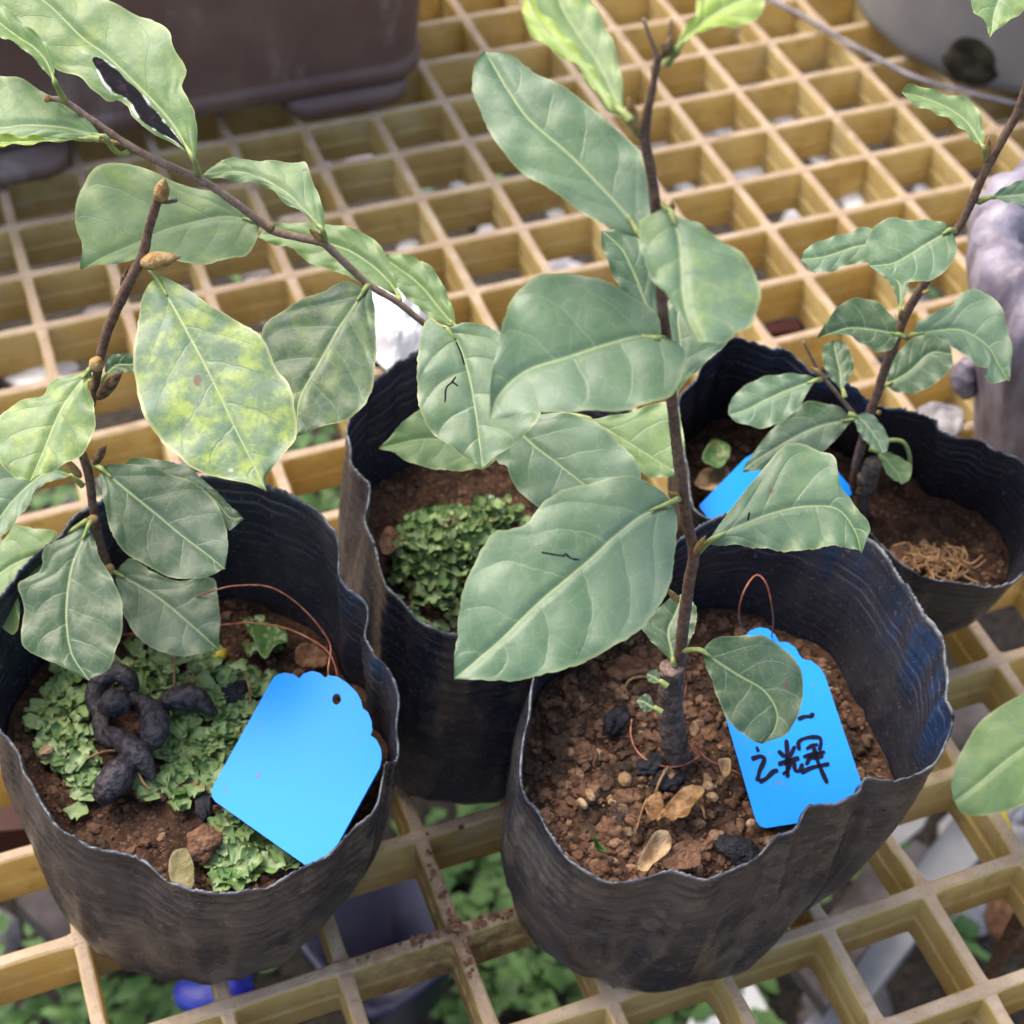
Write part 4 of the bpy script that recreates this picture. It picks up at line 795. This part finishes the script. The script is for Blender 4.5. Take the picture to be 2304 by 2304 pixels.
# ================================================================ TAGS
def poly_plate(name, pts3, nrm, th, mat, parent, hole=None):
    """flat plate with rounded outline (hole as keyhole cut)"""
    P = list(pts3)
    if hole is not None:
        h0 = hole; k = int(np.argmin([np.linalg.norm(p - h0[0]) for p in P])); P = P[:k + 1] + list(h0) + [h0[0]] + P[k:]
    n = len(P); V = [p for p in P] + [p - nrm * th for p in P]
    F = [(i, n + i, n + (i + 1) % n, (i + 1) % n) for i in range(n)]
    from mathutils.geometry import tessellate_polygon
    tr = tessellate_polygon([[Vector(p) for p in P]])
    F += [tuple(t) for t in tr] + [tuple(n + i for i in t[::-1]) for t in tr]
    return link(name, mesh(V, F, False), mat, parent)
def label_tag(P0, n, conv, outline, holec, label, wires, strokes=(), straight=()):
    n = np.array(n, float); n /= np.linalg.norm(n)
    un = lambda q, lift=0.: on_plane(conv(*q), P0 + n * lift, n)
    root = empty('plant_tag', P0); tag(root, label, 'plant tag', 'blue plastic plant tags')
    pts = [un(q) for q in outline]
    hole = None
    if holec: hole = [un((holec[0] + holec[2] * math.cos(a), holec[1] + holec[2] * 1.25 * math.sin(a))) for a in np.linspace(-math.pi / 2, -math.pi / 2 + 2 * math.pi, 15)[:-1]]
    poly_plate('plate', pts, n, .0007, M['tag'], root, hole)
    for st in strokes:
        wd = st[0]; Q = cr([(*q, 0.) for q in st[1]], max(6, 5 * len(st[1])))[:, :2]; V = []; F = []
        T = np.gradient(Q, axis=0); T /= np.linalg.norm(T, axis=1)[:, None] + 1e-9
        for i, q in enumerate(Q):
            ww = wd * .68 * (.92 + .12 * math.sin(i * .5 + wd)) * (1 if 0 < i < len(Q) - 1 else .6); nn_ = np.array([-T[i][1], T[i][0]]) * ww
            V += [un(q + nn_, .0002), un(q - nn_, .0002)]
        F = [(2 * i, 2 * i + 1, 2 * i + 3, 2 * i + 2) for i in range(len(Q) - 1)]
        link('handwriting', mesh(V, F, False), M['ink'], root)
    for wp in wires:
        mb = MB(); mb.tube(wp, .00026, 6, 10 * len(wp)); mb.build('wire_tie', M['wire'], root)
    return root, un
# left tag, blank
nL = CDIR * .35 + UP * .65 + RGT * -.18
P0L = on_z(BL(800, 1065), ZS + .0085)
outL = [(812, 1092), (800, 1075), (798, 1050), (812, 1020), (1030, 628), (1045, 614), (1075, 606), (1105, 612), (1130, 628), (1145, 610), (1178, 600), (1208, 608), (1226, 626), (1240, 616), (1275, 622), (1310, 645), (1345, 680), (1362, 710), (1368, 740), (1388, 755), (1402, 790), (1404, 825), (1398, 842), (1420, 858), (1438, 895), (1440, 930), (1432, 965), (1262, 1275), (1240, 1290), (1205, 1310), (1160, 1338)]
_, unL = label_tag(P0L, nL, BL, outL, (1270, 706, 17), 'blank blue scallop topped tag leaning in the left bag', [])
rootL = _
def wpts(conv, pts): return [on_z(conv(*p[:2]), p[2]) for p in pts]
for wp in (wpts(i1, [(640, 912, .080), (900, 760, .092), (1045, 703, .098), (1150, 682, .100), (1290, 686, .100), (1400, 740, .098), (1500, 830, .094), (1570, 920, .090), (1598, 985, .088), (1585, 1100, .086), (1610, 1225, .083)]),
           wpts(i1, [(590, 918, .072), (650, 912, .074), (900, 880, .078), (1065, 872, .078), (1200, 862, .078), (1350, 880, .078), (1480, 930, .078), (1590, 1010, .079), (1632, 1130, .080), (1618, 1230, .083)])):
    mb = MB(); mb.tube(wp, .00028, 6, 90); mb.build('wire_tie', M['wire'], rootL)
# right tag with handwriting
nR = CDIR * .30 + UP * .70 + RGT * -.05
P0R = on_z(BR(925, 1170), ZS + .005)
outR = [(960, 1192), (938, 1186), (922, 1165), (912, 1135), (806, 770), (790, 720), (778, 690), (776, 655), (792, 622), (812, 606), (812, 575), (828, 545), (852, 528), (858, 498), (876, 470), (900, 446), (935, 435), (965, 440), (992, 462), (1008, 490), (1040, 492), (1068, 510), (1085, 540), (1098, 556), (1130, 562), (1160, 585), (1180, 615), (1195, 660), (1318, 1020), (1345, 1100), (1338, 1125), (1315, 1136)]
ST = [(12, [(1078, 782), (1105, 772), (1130, 770), (1134, 757)]), (10, [(922, 885), (930, 905)]),
      (14, [(903, 932), (938, 922), (952, 935), (935, 975), (925, 1016)]), (14, [(932, 1018), (958, 1006), (985, 980), (1005, 975)]),
      (13, [(1035, 858), (1038, 900), (1040, 1003)]), (12, [(1004, 900), (1030, 925)]), (12, [(1068, 882), (1048, 925)]), (14, [(1004, 952), (1045, 938), (1085, 928)]), (26, [(1028, 938), (1055, 945)]), (11, [(1052, 945), (1040, 975), (1020, 990)]), (13, [(1062, 940), (1070, 975), (1088, 972), (1096, 948)]),
      (12, [(1084, 900), (1082, 868), (1112, 852), (1155, 850), (1166, 866), (1160, 900)]), (11, [(1110, 895), (1135, 880), (1155, 878)]), (12, [(1098, 925), (1140, 912), (1182, 905)]), (13, [(1090, 985), (1130, 965), (1198, 950)]), (13, [(1138, 885), (1150, 930), (1172, 985), (1190, 1024)]), (12, [(1128, 915), (1110, 955)]), (18, [(1120, 925), (1175, 918)])]
rootR, unR = label_tag(P0R, nR, BR, outR, (945, 478, 9), 'blue tag with black handwriting partly behind a round leaf in the front right bag', [], ST)
for wp in (wpts(BR, [(876, 460, .084), (860, 420, .090), (858, 360, .098), (880, 290, .103), (922, 238, .105), (958, 268, .104), (978, 340, .099), (986, 410, .092), (980, 475, .085)]),
           wpts(BR, [(452, 780, .070), (448, 840, .069), (470, 900, .069), (520, 942, .069), (590, 962, .069), (660, 950, .070), (715, 915, .071)]),
           wpts(BR, [(540, 765, .080), (580, 825, .076), (650, 868, .073), (700, 900, .072), (740, 935, .071), (800, 962, .070), (865, 990, .070)]),
           wpts(BR, [(652, 590, .088), (658, 640, .082), (650, 705, .078)]), wpts(BR, [(662, 900, .074), (672, 880, .075), (680, 892, .075), (668, 905, .074), (690, 880, .074), (720, 900, .072)])):
    mb = MB(); mb.tube(wp, .00028, 6, 70); mb.build('wire_tie', M['wire'], rootR)
# tag in the back right bag
nB = CDIR * .25 + UP * .75; P0B = on_z(i3(240, 1362), ZS + .012)
label_tag(P0B, nB, i3, [(240, 1362), (222, 1358), (182, 1305), (178, 1288), (425, 1035), (470, 1010), (700, 1000), (900, 1080), (985, 1180), (1000, 1230), (960, 1260), (700, 1380), (520, 1400)], None, 'blue tag mostly hidden behind leaves in the back right bag', [])

# ================================================================ SMALL THINGS ON THE SOIL
def lie(conv, x, y, z=ZS): return on_z(conv(x, y), z)
cl = empty('pellet_clump', lie(BL, 480, 800)); tag(cl, 'clump of knobbly black pellets lying on the liverwort in the left bag', 'pellets')
def pellet(pts, rad, z=.004):
    mb = MB(); mb.tube([lie(BL, x, y, ZS + zz) for x, y, zz in pts], rad, 16, 26, True, .14, pts[0][0] * .1); mb.build('pellet', M['lump'], cl)
pellet([(385, 790, .003), (355, 700, .005), (385, 635, .008), (440, 605, .009), (490, 635, .008), (500, 690, .005)], [.0018, .0030, .0030, .0030, .0028, .0015])
pellet([(400, 735, .008), (440, 720, .011), (490, 735, .010)], [.0030, .0044, .0022])
pellet([(500, 700, .006), (575, 760, .008), (580, 840, .008), (545, 900, .005)], [.0020, .0040, .0042, .0018])
pellet([(600, 735, .005), (660, 705, .008), (740, 705, .008), (815, 765, .004)], [.0016, .0036, .0036, .0010])
pellet([(400, 820, .005), (470, 870, .008), (530, 930, .008), (580, 1010, .004)], [.0015, .0034, .0036, .0012])
pellet([(500, 930, .005), (450, 985, .008), (400, 1060, .006), (395, 1085, .003)], [.0022, .0046, .0040, .0015])
pellet([(380, 760, .003), (390, 840, .003), (430, 880, .003)], [.0026, .0028, .0018])

def dryleaf(conv, pts, z, mat, label, cat='dry leaf', curl=.004, name='dry_leaf', group=None):
    P = np.array([lie(conv, x, y, z) for x, y in pts]); c = P.mean(0); Q = cr(P, 36, True); V = [c + UP * (.0014 * nz(c, 160, 4.) + .0009 * nz(c, 420, 2.))]; rings = 6; 
    for i in range(1, rings + 1):
        t = i / rings
        for q in Q:
            p = c + (q - c) * t; V.append(p + UP * (.0014 * nz(p, 160, 4.) + .0009 * nz(p, 420, 2.) + curl * t * t * (.5 + .9 * nz(q, 70, 7.))))
    F = [(0, 1 + (j + 1) % 36, 1 + j) for j in range(36)] + [(1 + i * 36 + j, 1 + i * 36 + (j + 1) % 36, 1 + (i + 1) * 36 + (j + 1) % 36, 1 + (i + 1) * 36 + j) for i in range(rings - 1) for j in range(36)]
    n = len(V); V2 = [v - UP * .0004 for v in V]
    F2 = F + [tuple(n + k for k in f[::-1]) for f in F] + [(1 + (rings - 1) * 36 + j, 1 + (rings - 1) * 36 + (j + 1) % 36, n + 1 + (rings - 1) * 36 + (j + 1) % 36, n + 1 + (rings - 1) * 36 + j) for j in range(36)]
    o = link(name, mesh(V + V2, F2), M[mat]); tag(o, label, cat, group); return o
dryleaf(BR, [(540, 1195), (575, 1120), (610, 1075), (660, 1045), (715, 1055), (720, 1080), (685, 1110), (660, 1160), (625, 1165), (605, 1185), (575, 1170)], ZS + .006, 'dry', 'curled orange brown dry leaf in the middle of the gritty soil')
dryleaf(BR, [(505, 1100), (530, 1070), (560, 1065), (572, 1110), (560, 1160), (525, 1190), (505, 1150)], ZS + .005, 'dry', 'small dark brown dry leaf left of the curled orange one')
dryleaf(BR, [(470, 1350), (490, 1300), (540, 1235), (590, 1230), (600, 1270), (575, 1310), (530, 1345), (500, 1378)], ZS + .007, 'dry_pale', 'pale papery dry leaf by the front rim of the gritty soil')
dryleaf(BR, [(585, 1290), (640, 1250), (700, 1250), (712, 1300), (700, 1350), (640, 1362), (570, 1350)], ZS + .006, 'clod', 'flat brown flake beside the pale papery leaf', 'flake')
dryleaf(BR, [(775, 955), (815, 955), (818, 1000), (795, 1022), (780, 990)], ZS + .005, 'dry_pale', 'small tan dry leaf below the copper wire knot')
dryleaf(BL, [(645, 1300), (700, 1270), (722, 1310), (735, 1360), (728, 1430), (680, 1425), (640, 1380)], ZS + .005, 'olive', 'olive grey flat stone by the front rim of the left bag', 'stone', .002, 'flat_stone')
dryleaf(BL, [(950, 440), (1000, 415), (1060, 440), (1090, 500), (1040, 520), (1000, 560), (965, 510)], ZS + .004, 'liverwort', 'pale yellow green crumpled leaf at the back of the left bag', 'leaf', .003, 'crumpled_leaf')
dryleaf(BL, [(1125, 520), (1170, 500), (1225, 540), (1235, 590), (1180, 600), (1120, 580)], ZS + .004, 'clod', 'reddish brown flake above the blank blue tag', 'flake')
dryleaf(i3, [(150, 1170), (200, 1100), (290, 1090), (340, 1150), (280, 1220), (200, 1240)], ZS + .004, 'dry_pale', 'tan dry leaf beside the hidden blue tag in the back right bag')
dryleaf(i3, [(190, 1040), (260, 950), (320, 960), (340, 1030), (280, 1090)], ZS + .012, 'liverwort', 'pale green leaf scrap in the shaded corner of the back right bag', 'leaf', .004, 'leaf_scrap')
dryleaf(i3, [(1200, 1540), (1300, 1520), (1400, 1590), (1380, 1660), (1290, 1640)], ZS + .002, 'clod', 'pinkish brown flake at the rim of the back right bag', 'flake')
dryleaf(i4, [(375, 1490), (420, 1430), (470, 1450), (480, 1540), (420, 1600), (380, 1570)], ZS + .004, 'clod', 'brown leaf flake beside the mossy mound in the middle bag', 'flake')
dryleaf(BR, [(305, 1245), (330, 1262), (355, 1285), (335, 1288), (312, 1275)], ZS + .006, 'weed', 'tiny fresh green sprout on the gritty soil', 'sprout', .003, 'sprout')
def clod(conv, x, y, r, mat, label, cat, name='clod', group=None, flat=(1.2, 1, .7), amp=.45, z=ZS, lvl=I3):
    mb = MB(); mb.add(*rock(lie(conv, x, y, z) + UP * r * .4, r, lvl, amp, flat, 1.6)); o = mb.build(name, M[mat], smooth=lvl is I3); tag(o, label, cat, group)
GC = 'larger clods and stones on the gritty soil'
for x, y, r, mt, lb in [(440, 610, .0075, 'clod', 'large reddish brown clod behind the stub in the front right bag'), (435, 1085, .0052, 'clod', 'round brown clod left of the curled orange leaf'), (372, 1215, .0056, 'clod', 'brown clod near the front left rim of the gritty soil'), (265, 915, .0046, 'clod', 'brown clod below the black charred lump'), (455, 1165, .0042, 'clod', 'small brown clod between two larger ones'), (340, 1355, .0042, 'clod', 'brown clod against the front rim of the front right bag')]:
    clod(BR, x, y, r * .66, mt, lb, 'clod', group=GC)
for x, y, r, lb in [(295, 1072, .0021, 'pale tan pebble left of the round brown clod'), (265, 1104, .0019, 'pale oval pebble below the pale tan one'), (425, 1015, .0026, 'cream chip above the round brown clod'), (900, 1180, .0020, 'tan pebble at the foot of the lettered tag'), (757, 1080, .0022, 'tan pebble right of the curled orange leaf'), (740, 1040, .0022, 'pale greenish pebble above the curled orange leaf')]:
    clod(BR, x, y, r * .78, 'dry_pale', lb, 'pebble', 'pebble', GC, (1.2, .9, .8), .12, ZS + .003)
clod(BR, 390, 800, .0046, 'char', 'black charred lump left of the stub', 'charcoal', 'charred_lump', None, (.75, 1.4, .6), .4)
clod(BR, 520, 965, .0040, 'char', 'black charred lump in front of the copper wire loop', 'charcoal', 'charred_lump', None, (1.3, .8, .45), .4)
clod(BR, 850, 1290, .0055, 'char', 'wide black charred lump beside the front rim', 'charcoal', 'charred_lump', None, (1.3, 1., .4), .35)
clod(BR, 590, 1020, .0034, 'char', 'small black charred lump above the curled orange leaf', 'charcoal', 'charred_lump', None, (1.3, .9, .4), .4)
clod(BL, 770, 1115, .0035, 'char', 'small blue black stone at the lower left corner of the blank tag', 'stone', 'stone', None, (.8, 1.3, .6), .3)
clod(BL, 830, 545, .0022, 'yellow', 'tiny orange yellow bead under the lowest leaf of the left seedling', 'bead', 'bead', None, (1, 1, 1), .1)
clod(BL, 770, 1270, .005, 'clod', 'brown clod right of the olive stone in the left bag', 'clod', 'clod', None, (1.2, .9, .6), .4)
clod(BL, 175, 915, .0022, 'dry_pale', 'pale pebble at the left wall of the left bag', 'pebble', 'pebble', None, (1, 1, .8), .15)
clod(BL, 885, 695, .0035, 'char', 'small dark crumb between liverwort lobes left of the tag', 'crumb', 'crumb', None, (1, 1.2, .7), .35)
# root tangle in the back right bag
mb = MB()
for k in range(70):
    c0 = lie(i3, RG.uniform(1330, 1620), RG.uniform(1570, 1690), ZS + RG.uniform(-.004, .006)); c0 = c0 + RG.normal(0, .0015, 3); a = RG.uniform(0, 6.28, 4)
    mb.tube([c0, c0 + .004 * np.array([math.cos(a[0]), math.sin(a[0]), .4]), c0 + .007 * np.array([math.cos(a[0] + 1), math.sin(a[0] + 1), .2])], .00035, 5, 8)
tag(mb.build('root_tangle', M['root']), 'tangle of dry brown roots on the soil of the back right bag', 'roots', kind='stuff')
mb = MB()
for q in ([(640, 470, .004), (660, 530, .006), (655, 700, .004)], [(920, 600, .004), (940, 660, .005), (945, 720, .003)], [(330, 930, .006), (390, 905, .007), (450, 900, .006)], [(520, 980, .006), (540, 1020, .005), (570, 1050, .003)]):
    mb.tube([lie(BL, x, y, ZS + z) for x, y, z in q], .0004, 5, 12)
for q in ([(590, 960, .004), (560, 1010, .004), (540, 1060, .003)], [(415, 680, .006), (450, 630, .007), (520, 620, .006)], [(470, 1200, .004), (490, 1130, .005), (510, 1080, .004)], [(700, 1080, .004), (720, 1120, .005), (730, 1160, .003)]):
    mb.tube([lie(BR, x, y, ZS + z) for x, y, z in q], .0004, 5, 12)
tag(mb.build('rootlets', M['root']), 'thin brown rootlets lying on the soil of the front bags', 'rootlets', kind='stuff')

# ================================================================ BACKGROUND POTS
# brown planter trough
pl = empty('planter_trough', (-.24, .06, 0)); tag(pl, 'large brown plastic planter trough standing at the upper left', 'planter')
def rrect(cx, cy, hx, hy, rad, z, n=10):
    out = []
    for (sx_, sy_, a0) in ((1, 1, 0), (-1, 1, 90), (-1, -1, 180), (1, -1, 270)):
        for k in range(n): a = math.radians(a0 + 90 * k / (n - 1)); out.append((cx + sx_ * (hx - rad) + rad * math.cos(a), cy + sy_ * (hy - rad) + rad * math.sin(a), z))
    return out
def loft(rings, capb=True, capt=False):
    V = sum(rings, []); k = len(rings[0]); F = [(i * k + j, i * k + (j + 1) % k, (i + 1) * k + (j + 1) % k, (i + 1) * k + j) for i in range(len(rings) - 1) for j in range(k)]
    if capb: F.append(tuple(range(k))[::-1])
    if capt: F.append(tuple((len(rings) - 1) * k + j for j in range(k)))
    return V, F
X1, Y1, HX, HY = -.008, -.031, .20, .07; cx, cy = X1 - HX, Y1 + HY
rings = [rrect(cx, cy, HX - .004, HY - .004, .02, .010)]
for z in (.011, .014, .018, .0205, .022, .0235, .03, .06, .1, .14, .17):
    fl = .12 * (z - .01); e = .0022 if .013 < z < .0215 else 0
    rings.append(rrect(cx, cy, HX + fl + e, HY + fl * .6 + e, .022 + fl, z))
rings += [rrect(cx, cy, HX + .028, HY + .020, .04, .172), rrect(cx, cy, HX + .028, HY + .020, .04, .185), rrect(cx, cy, HX + .014, HY + .008, .035, .185), rrect(cx, cy, HX + .010, HY + .006, .03, .15)]
mb = MB(); mb.add(*loft(rings, True, False)); mb.build('trough_wall', M['planter'], pl)
mb = MB(); mb.add([(x, y, .15) for x, y, _ in rrect(cx, cy, HX + .009, HY + .005, .03, .15)], [tuple(range(40))]); mb.build('potting_soil', M['soil'], pl)
for xc in (-.050, -.235, -.36):
    mb = MB(); hx = .034 if xc > -.1 else .042; yoff = .006 if xc > -.1 else .016
    rr = [rrect(xc, cy, hx - .006, HY + yoff - .004, .012, 0.0008), rrect(xc, cy, hx - .001, HY + yoff + .001, .014, .003), rrect(xc, cy, hx, HY + yoff + .002, .015, .008), rrect(xc, cy, hx, HY + yoff, .015, .0115)]
    mb.add(*loft(rr, True, True)); mb.build('foot', M['planter'], pl)
# grey round pot
gp = empty('grey_pot', (.345, -.052, 0)); tag(gp, 'large grey round pot at the upper right with a dark drain hole', 'pot')
prof = [(.0, .002), (.084, .002), (.093, .0008), (.0965, .004), (.0975, .010), (.100, .03), (.106, .08), (.113, .14), (.115, .15), (.120, .152), (.120, .162), (.114, .162), (.108, .14), (.0, .138)]
V = []; F = []; K = 96
for r, z in prof:
    for j in range(K): a = 2 * math.pi * j / K; V.append((.345 + r * math.cos(a), -.052 + r * math.sin(a), z))
for i in range(len(prof) - 1):
    for j in range(K): F.append((i * K + j, i * K + (j + 1) % K, (i + 1) * K + (j + 1) % K, (i + 1) * K + j))
link('pot_wall', mesh(V, F), M['grey_pot'], gp)
hp = on_z(TR(1725, 235), .017); ha = math.atan2(hp[1] + .052, hp[0] - .345)
V = []; F = []; K = 24
for i, (sc_, dp) in enumerate(((1.15, -.0004), (.95, .0012), (.7, .0016), (.4, .0013), (.0, .001))):
    for j in range(K):
        a = 2 * math.pi * j / K; wy = .0115 * math.cos(a) * sc_ * (1 + (.25 if math.sin(a) < 0 else 0)); wz = .0125 * math.sin(a) * sc_
        z = .0165 + wz; r = .0985 + max(0, z - .01) * .09 + dp + .0008 * nz((wy, wz, 1), 300); an = ha + wy / .098; V.append((.345 + r * math.cos(an), -.052 + r * math.sin(an), max(.001, z)))
for i in range(4):
    for j in range(K): F.append((i * K + j, i * K + (j + 1) % K, (i + 1) * K + (j + 1) % K, (i + 1) * K + j))
o = link('drain_hole', mesh(V, F), M['shade_grime'], gp)  # solid raised disc; the hole's inner shade is only its dark colour
mb = MB(); mb.tube([on_z(TR(*q), .004) for q in [(900, -60), (990, 5), (1100, 62), (1250, 152), (1400, 232), (1520, 292), (1700, 345), (1900, 392), (2050, 420)]], .0015, 10, 80)
tag(mb.build('cable', M['cable']), 'thin grey cable lying on the grating round the grey pot', 'cable')
# faded bag at the right edge
fc = on_z((1836, 455), .112) * np.array([1, 1, 0]); fb = empty('faded_bag', fc + np.array([.062, -.02, 0])); tag(fb, 'tall faded grey violet film bag at the right edge behind the back right bag', 'bag')
V = []; F = []; K = 120; C0 = fc + RGT * .062; zt = .112
prof = [(0, .034), (.01, .038), (.05, .048), (.085, .058), (.10, .062), (.112, .062), (.117, .054), (.115, .046), (.105, .043), (.09, .043)]
for z, r in prof:
    for j in range(K):
        a = 2 * math.pi * j / K; rr_ = r * (1 + .05 * nz((math.cos(a) * 2, math.sin(a) * 2, z * 10), 1., 5) + .035 * nz((math.cos(a) * 7, math.sin(a) * 7, z * 12), 1., 6) * (1 + z * 12))
        V.append((C0[0] + rr_ * math.cos(a), C0[1] + rr_ * math.sin(a), z + .010 * nz((math.cos(a) * 4, math.sin(a) * 3, 0), 1.4, 3) * (z / .1)))
for i in range(len(prof) - 1):
    for j in range(K): F.append((i * K + j, i * K + (j + 1) % K, (i + 1) * K + (j + 1) % K, (i + 1) * K + j))
me = mesh(V, F); link('film_wall', me, M['faded'], fb)
mb = MB(); mb.add([(C0[0] + .044 * math.cos(t), C0[1] + .044 * math.sin(t), .092) for t in np.linspace(0, 6.28, 40)[:-1]], [tuple(range(39))]); mb.build('soil_fill', M['soil'], fb)
mb = MB(); mb.tube([on_z((1828, 680), .060), on_z((1818, 712), .052), on_z((1828, 748), .045)], [.003, .0055, .003], 12, 16, True, .2); mb.build('film_fold', M['faded'], fb)
# crumpled white plastic
def crumple(conv, pts, z, h, mat, label, name, cat):
    P = np.array([on_z(conv(*p), z) for p in pts]); c = P.mean(0); Q = cr(P, 48, True); V = []; rings = 14
    for i in range(rings + 1):
        t = i / rings
        for q in Q:
            p = c + (q - c) * t; r1 = abs(nz(p, 55, 3.)) + .6 * abs(nz(p, 130, 5.)); V.append(p + UP * (h * (1 - t ** 3) * (.35 + 1.3 * r1)) + np.array([.003 * nz(p, 90, 1.), .003 * nz(p, 90, 9.), 0]) * t)
    F = [(i * 48 + j, i * 48 + (j + 1) % 48, (i + 1) * 48 + (j + 1) % 48, (i + 1) * 48 + j) for i in range(rings) for j in range(48)]
    return tag(link(name, mesh(V, F, False), M[mat]), label, cat)
crumple(TL, [(1400, 1360), (1380, 1240), (1395, 1130), (1450, 1110), (1530, 1150), (1620, 1150), (1660, 1220), (1640, 1330), (1560, 1360), (1480, 1400)], .004, .018, 'white_film', 'crumpled white plastic lying behind the middle bag', 'plastic_wrap', 'plastic')
crumple(TR, [(1530, 1560), (1590, 1520), (1670, 1530), (1700, 1600), (1660, 1650), (1580, 1640)], .001, .004, 'stone_pale', 'crumpled white scrap between the back right bag and the faded bag', 'plastic_wrap', 'plastic')
mb = MB(); mb.tube([on_z(BL(1530, 1090), .001), on_z(BL(1575, 1060), .0015)], .0009, 6, 8); tag(mb.build('straw', M['root']), 'short brown straw on the grating between the front bags', 'straw')

# crumbs of soil spilt on the bars between the front bags
mb = MB()
for _ in range(260):
    k = RG.integers(0, 3); a_ = on_z(DD(RG.uniform(600, 1120), RG.uniform(1540, 1860)), 0)
    q = a_.copy(); q[1 if k else 0] = round(a_[1 if k else 0] / PITCH) * PITCH + RG.normal(0, .0012); dd_ = math.hypot(q[0] + .145, q[1] + .495)
    if dd_ > .034 * RG.uniform(.2, 1.3): continue
    mb.add(*rock((q[0], q[1], .0002), RG.uniform(.0003, .0010), I0, .5, (1.4, 1, .4)))
tag(mb.build('spilt_soil', M['clod'], smooth=False), 'crumbs of dark soil spilt on the grating bars between the two front bags', 'soil crumbs', kind='stuff')
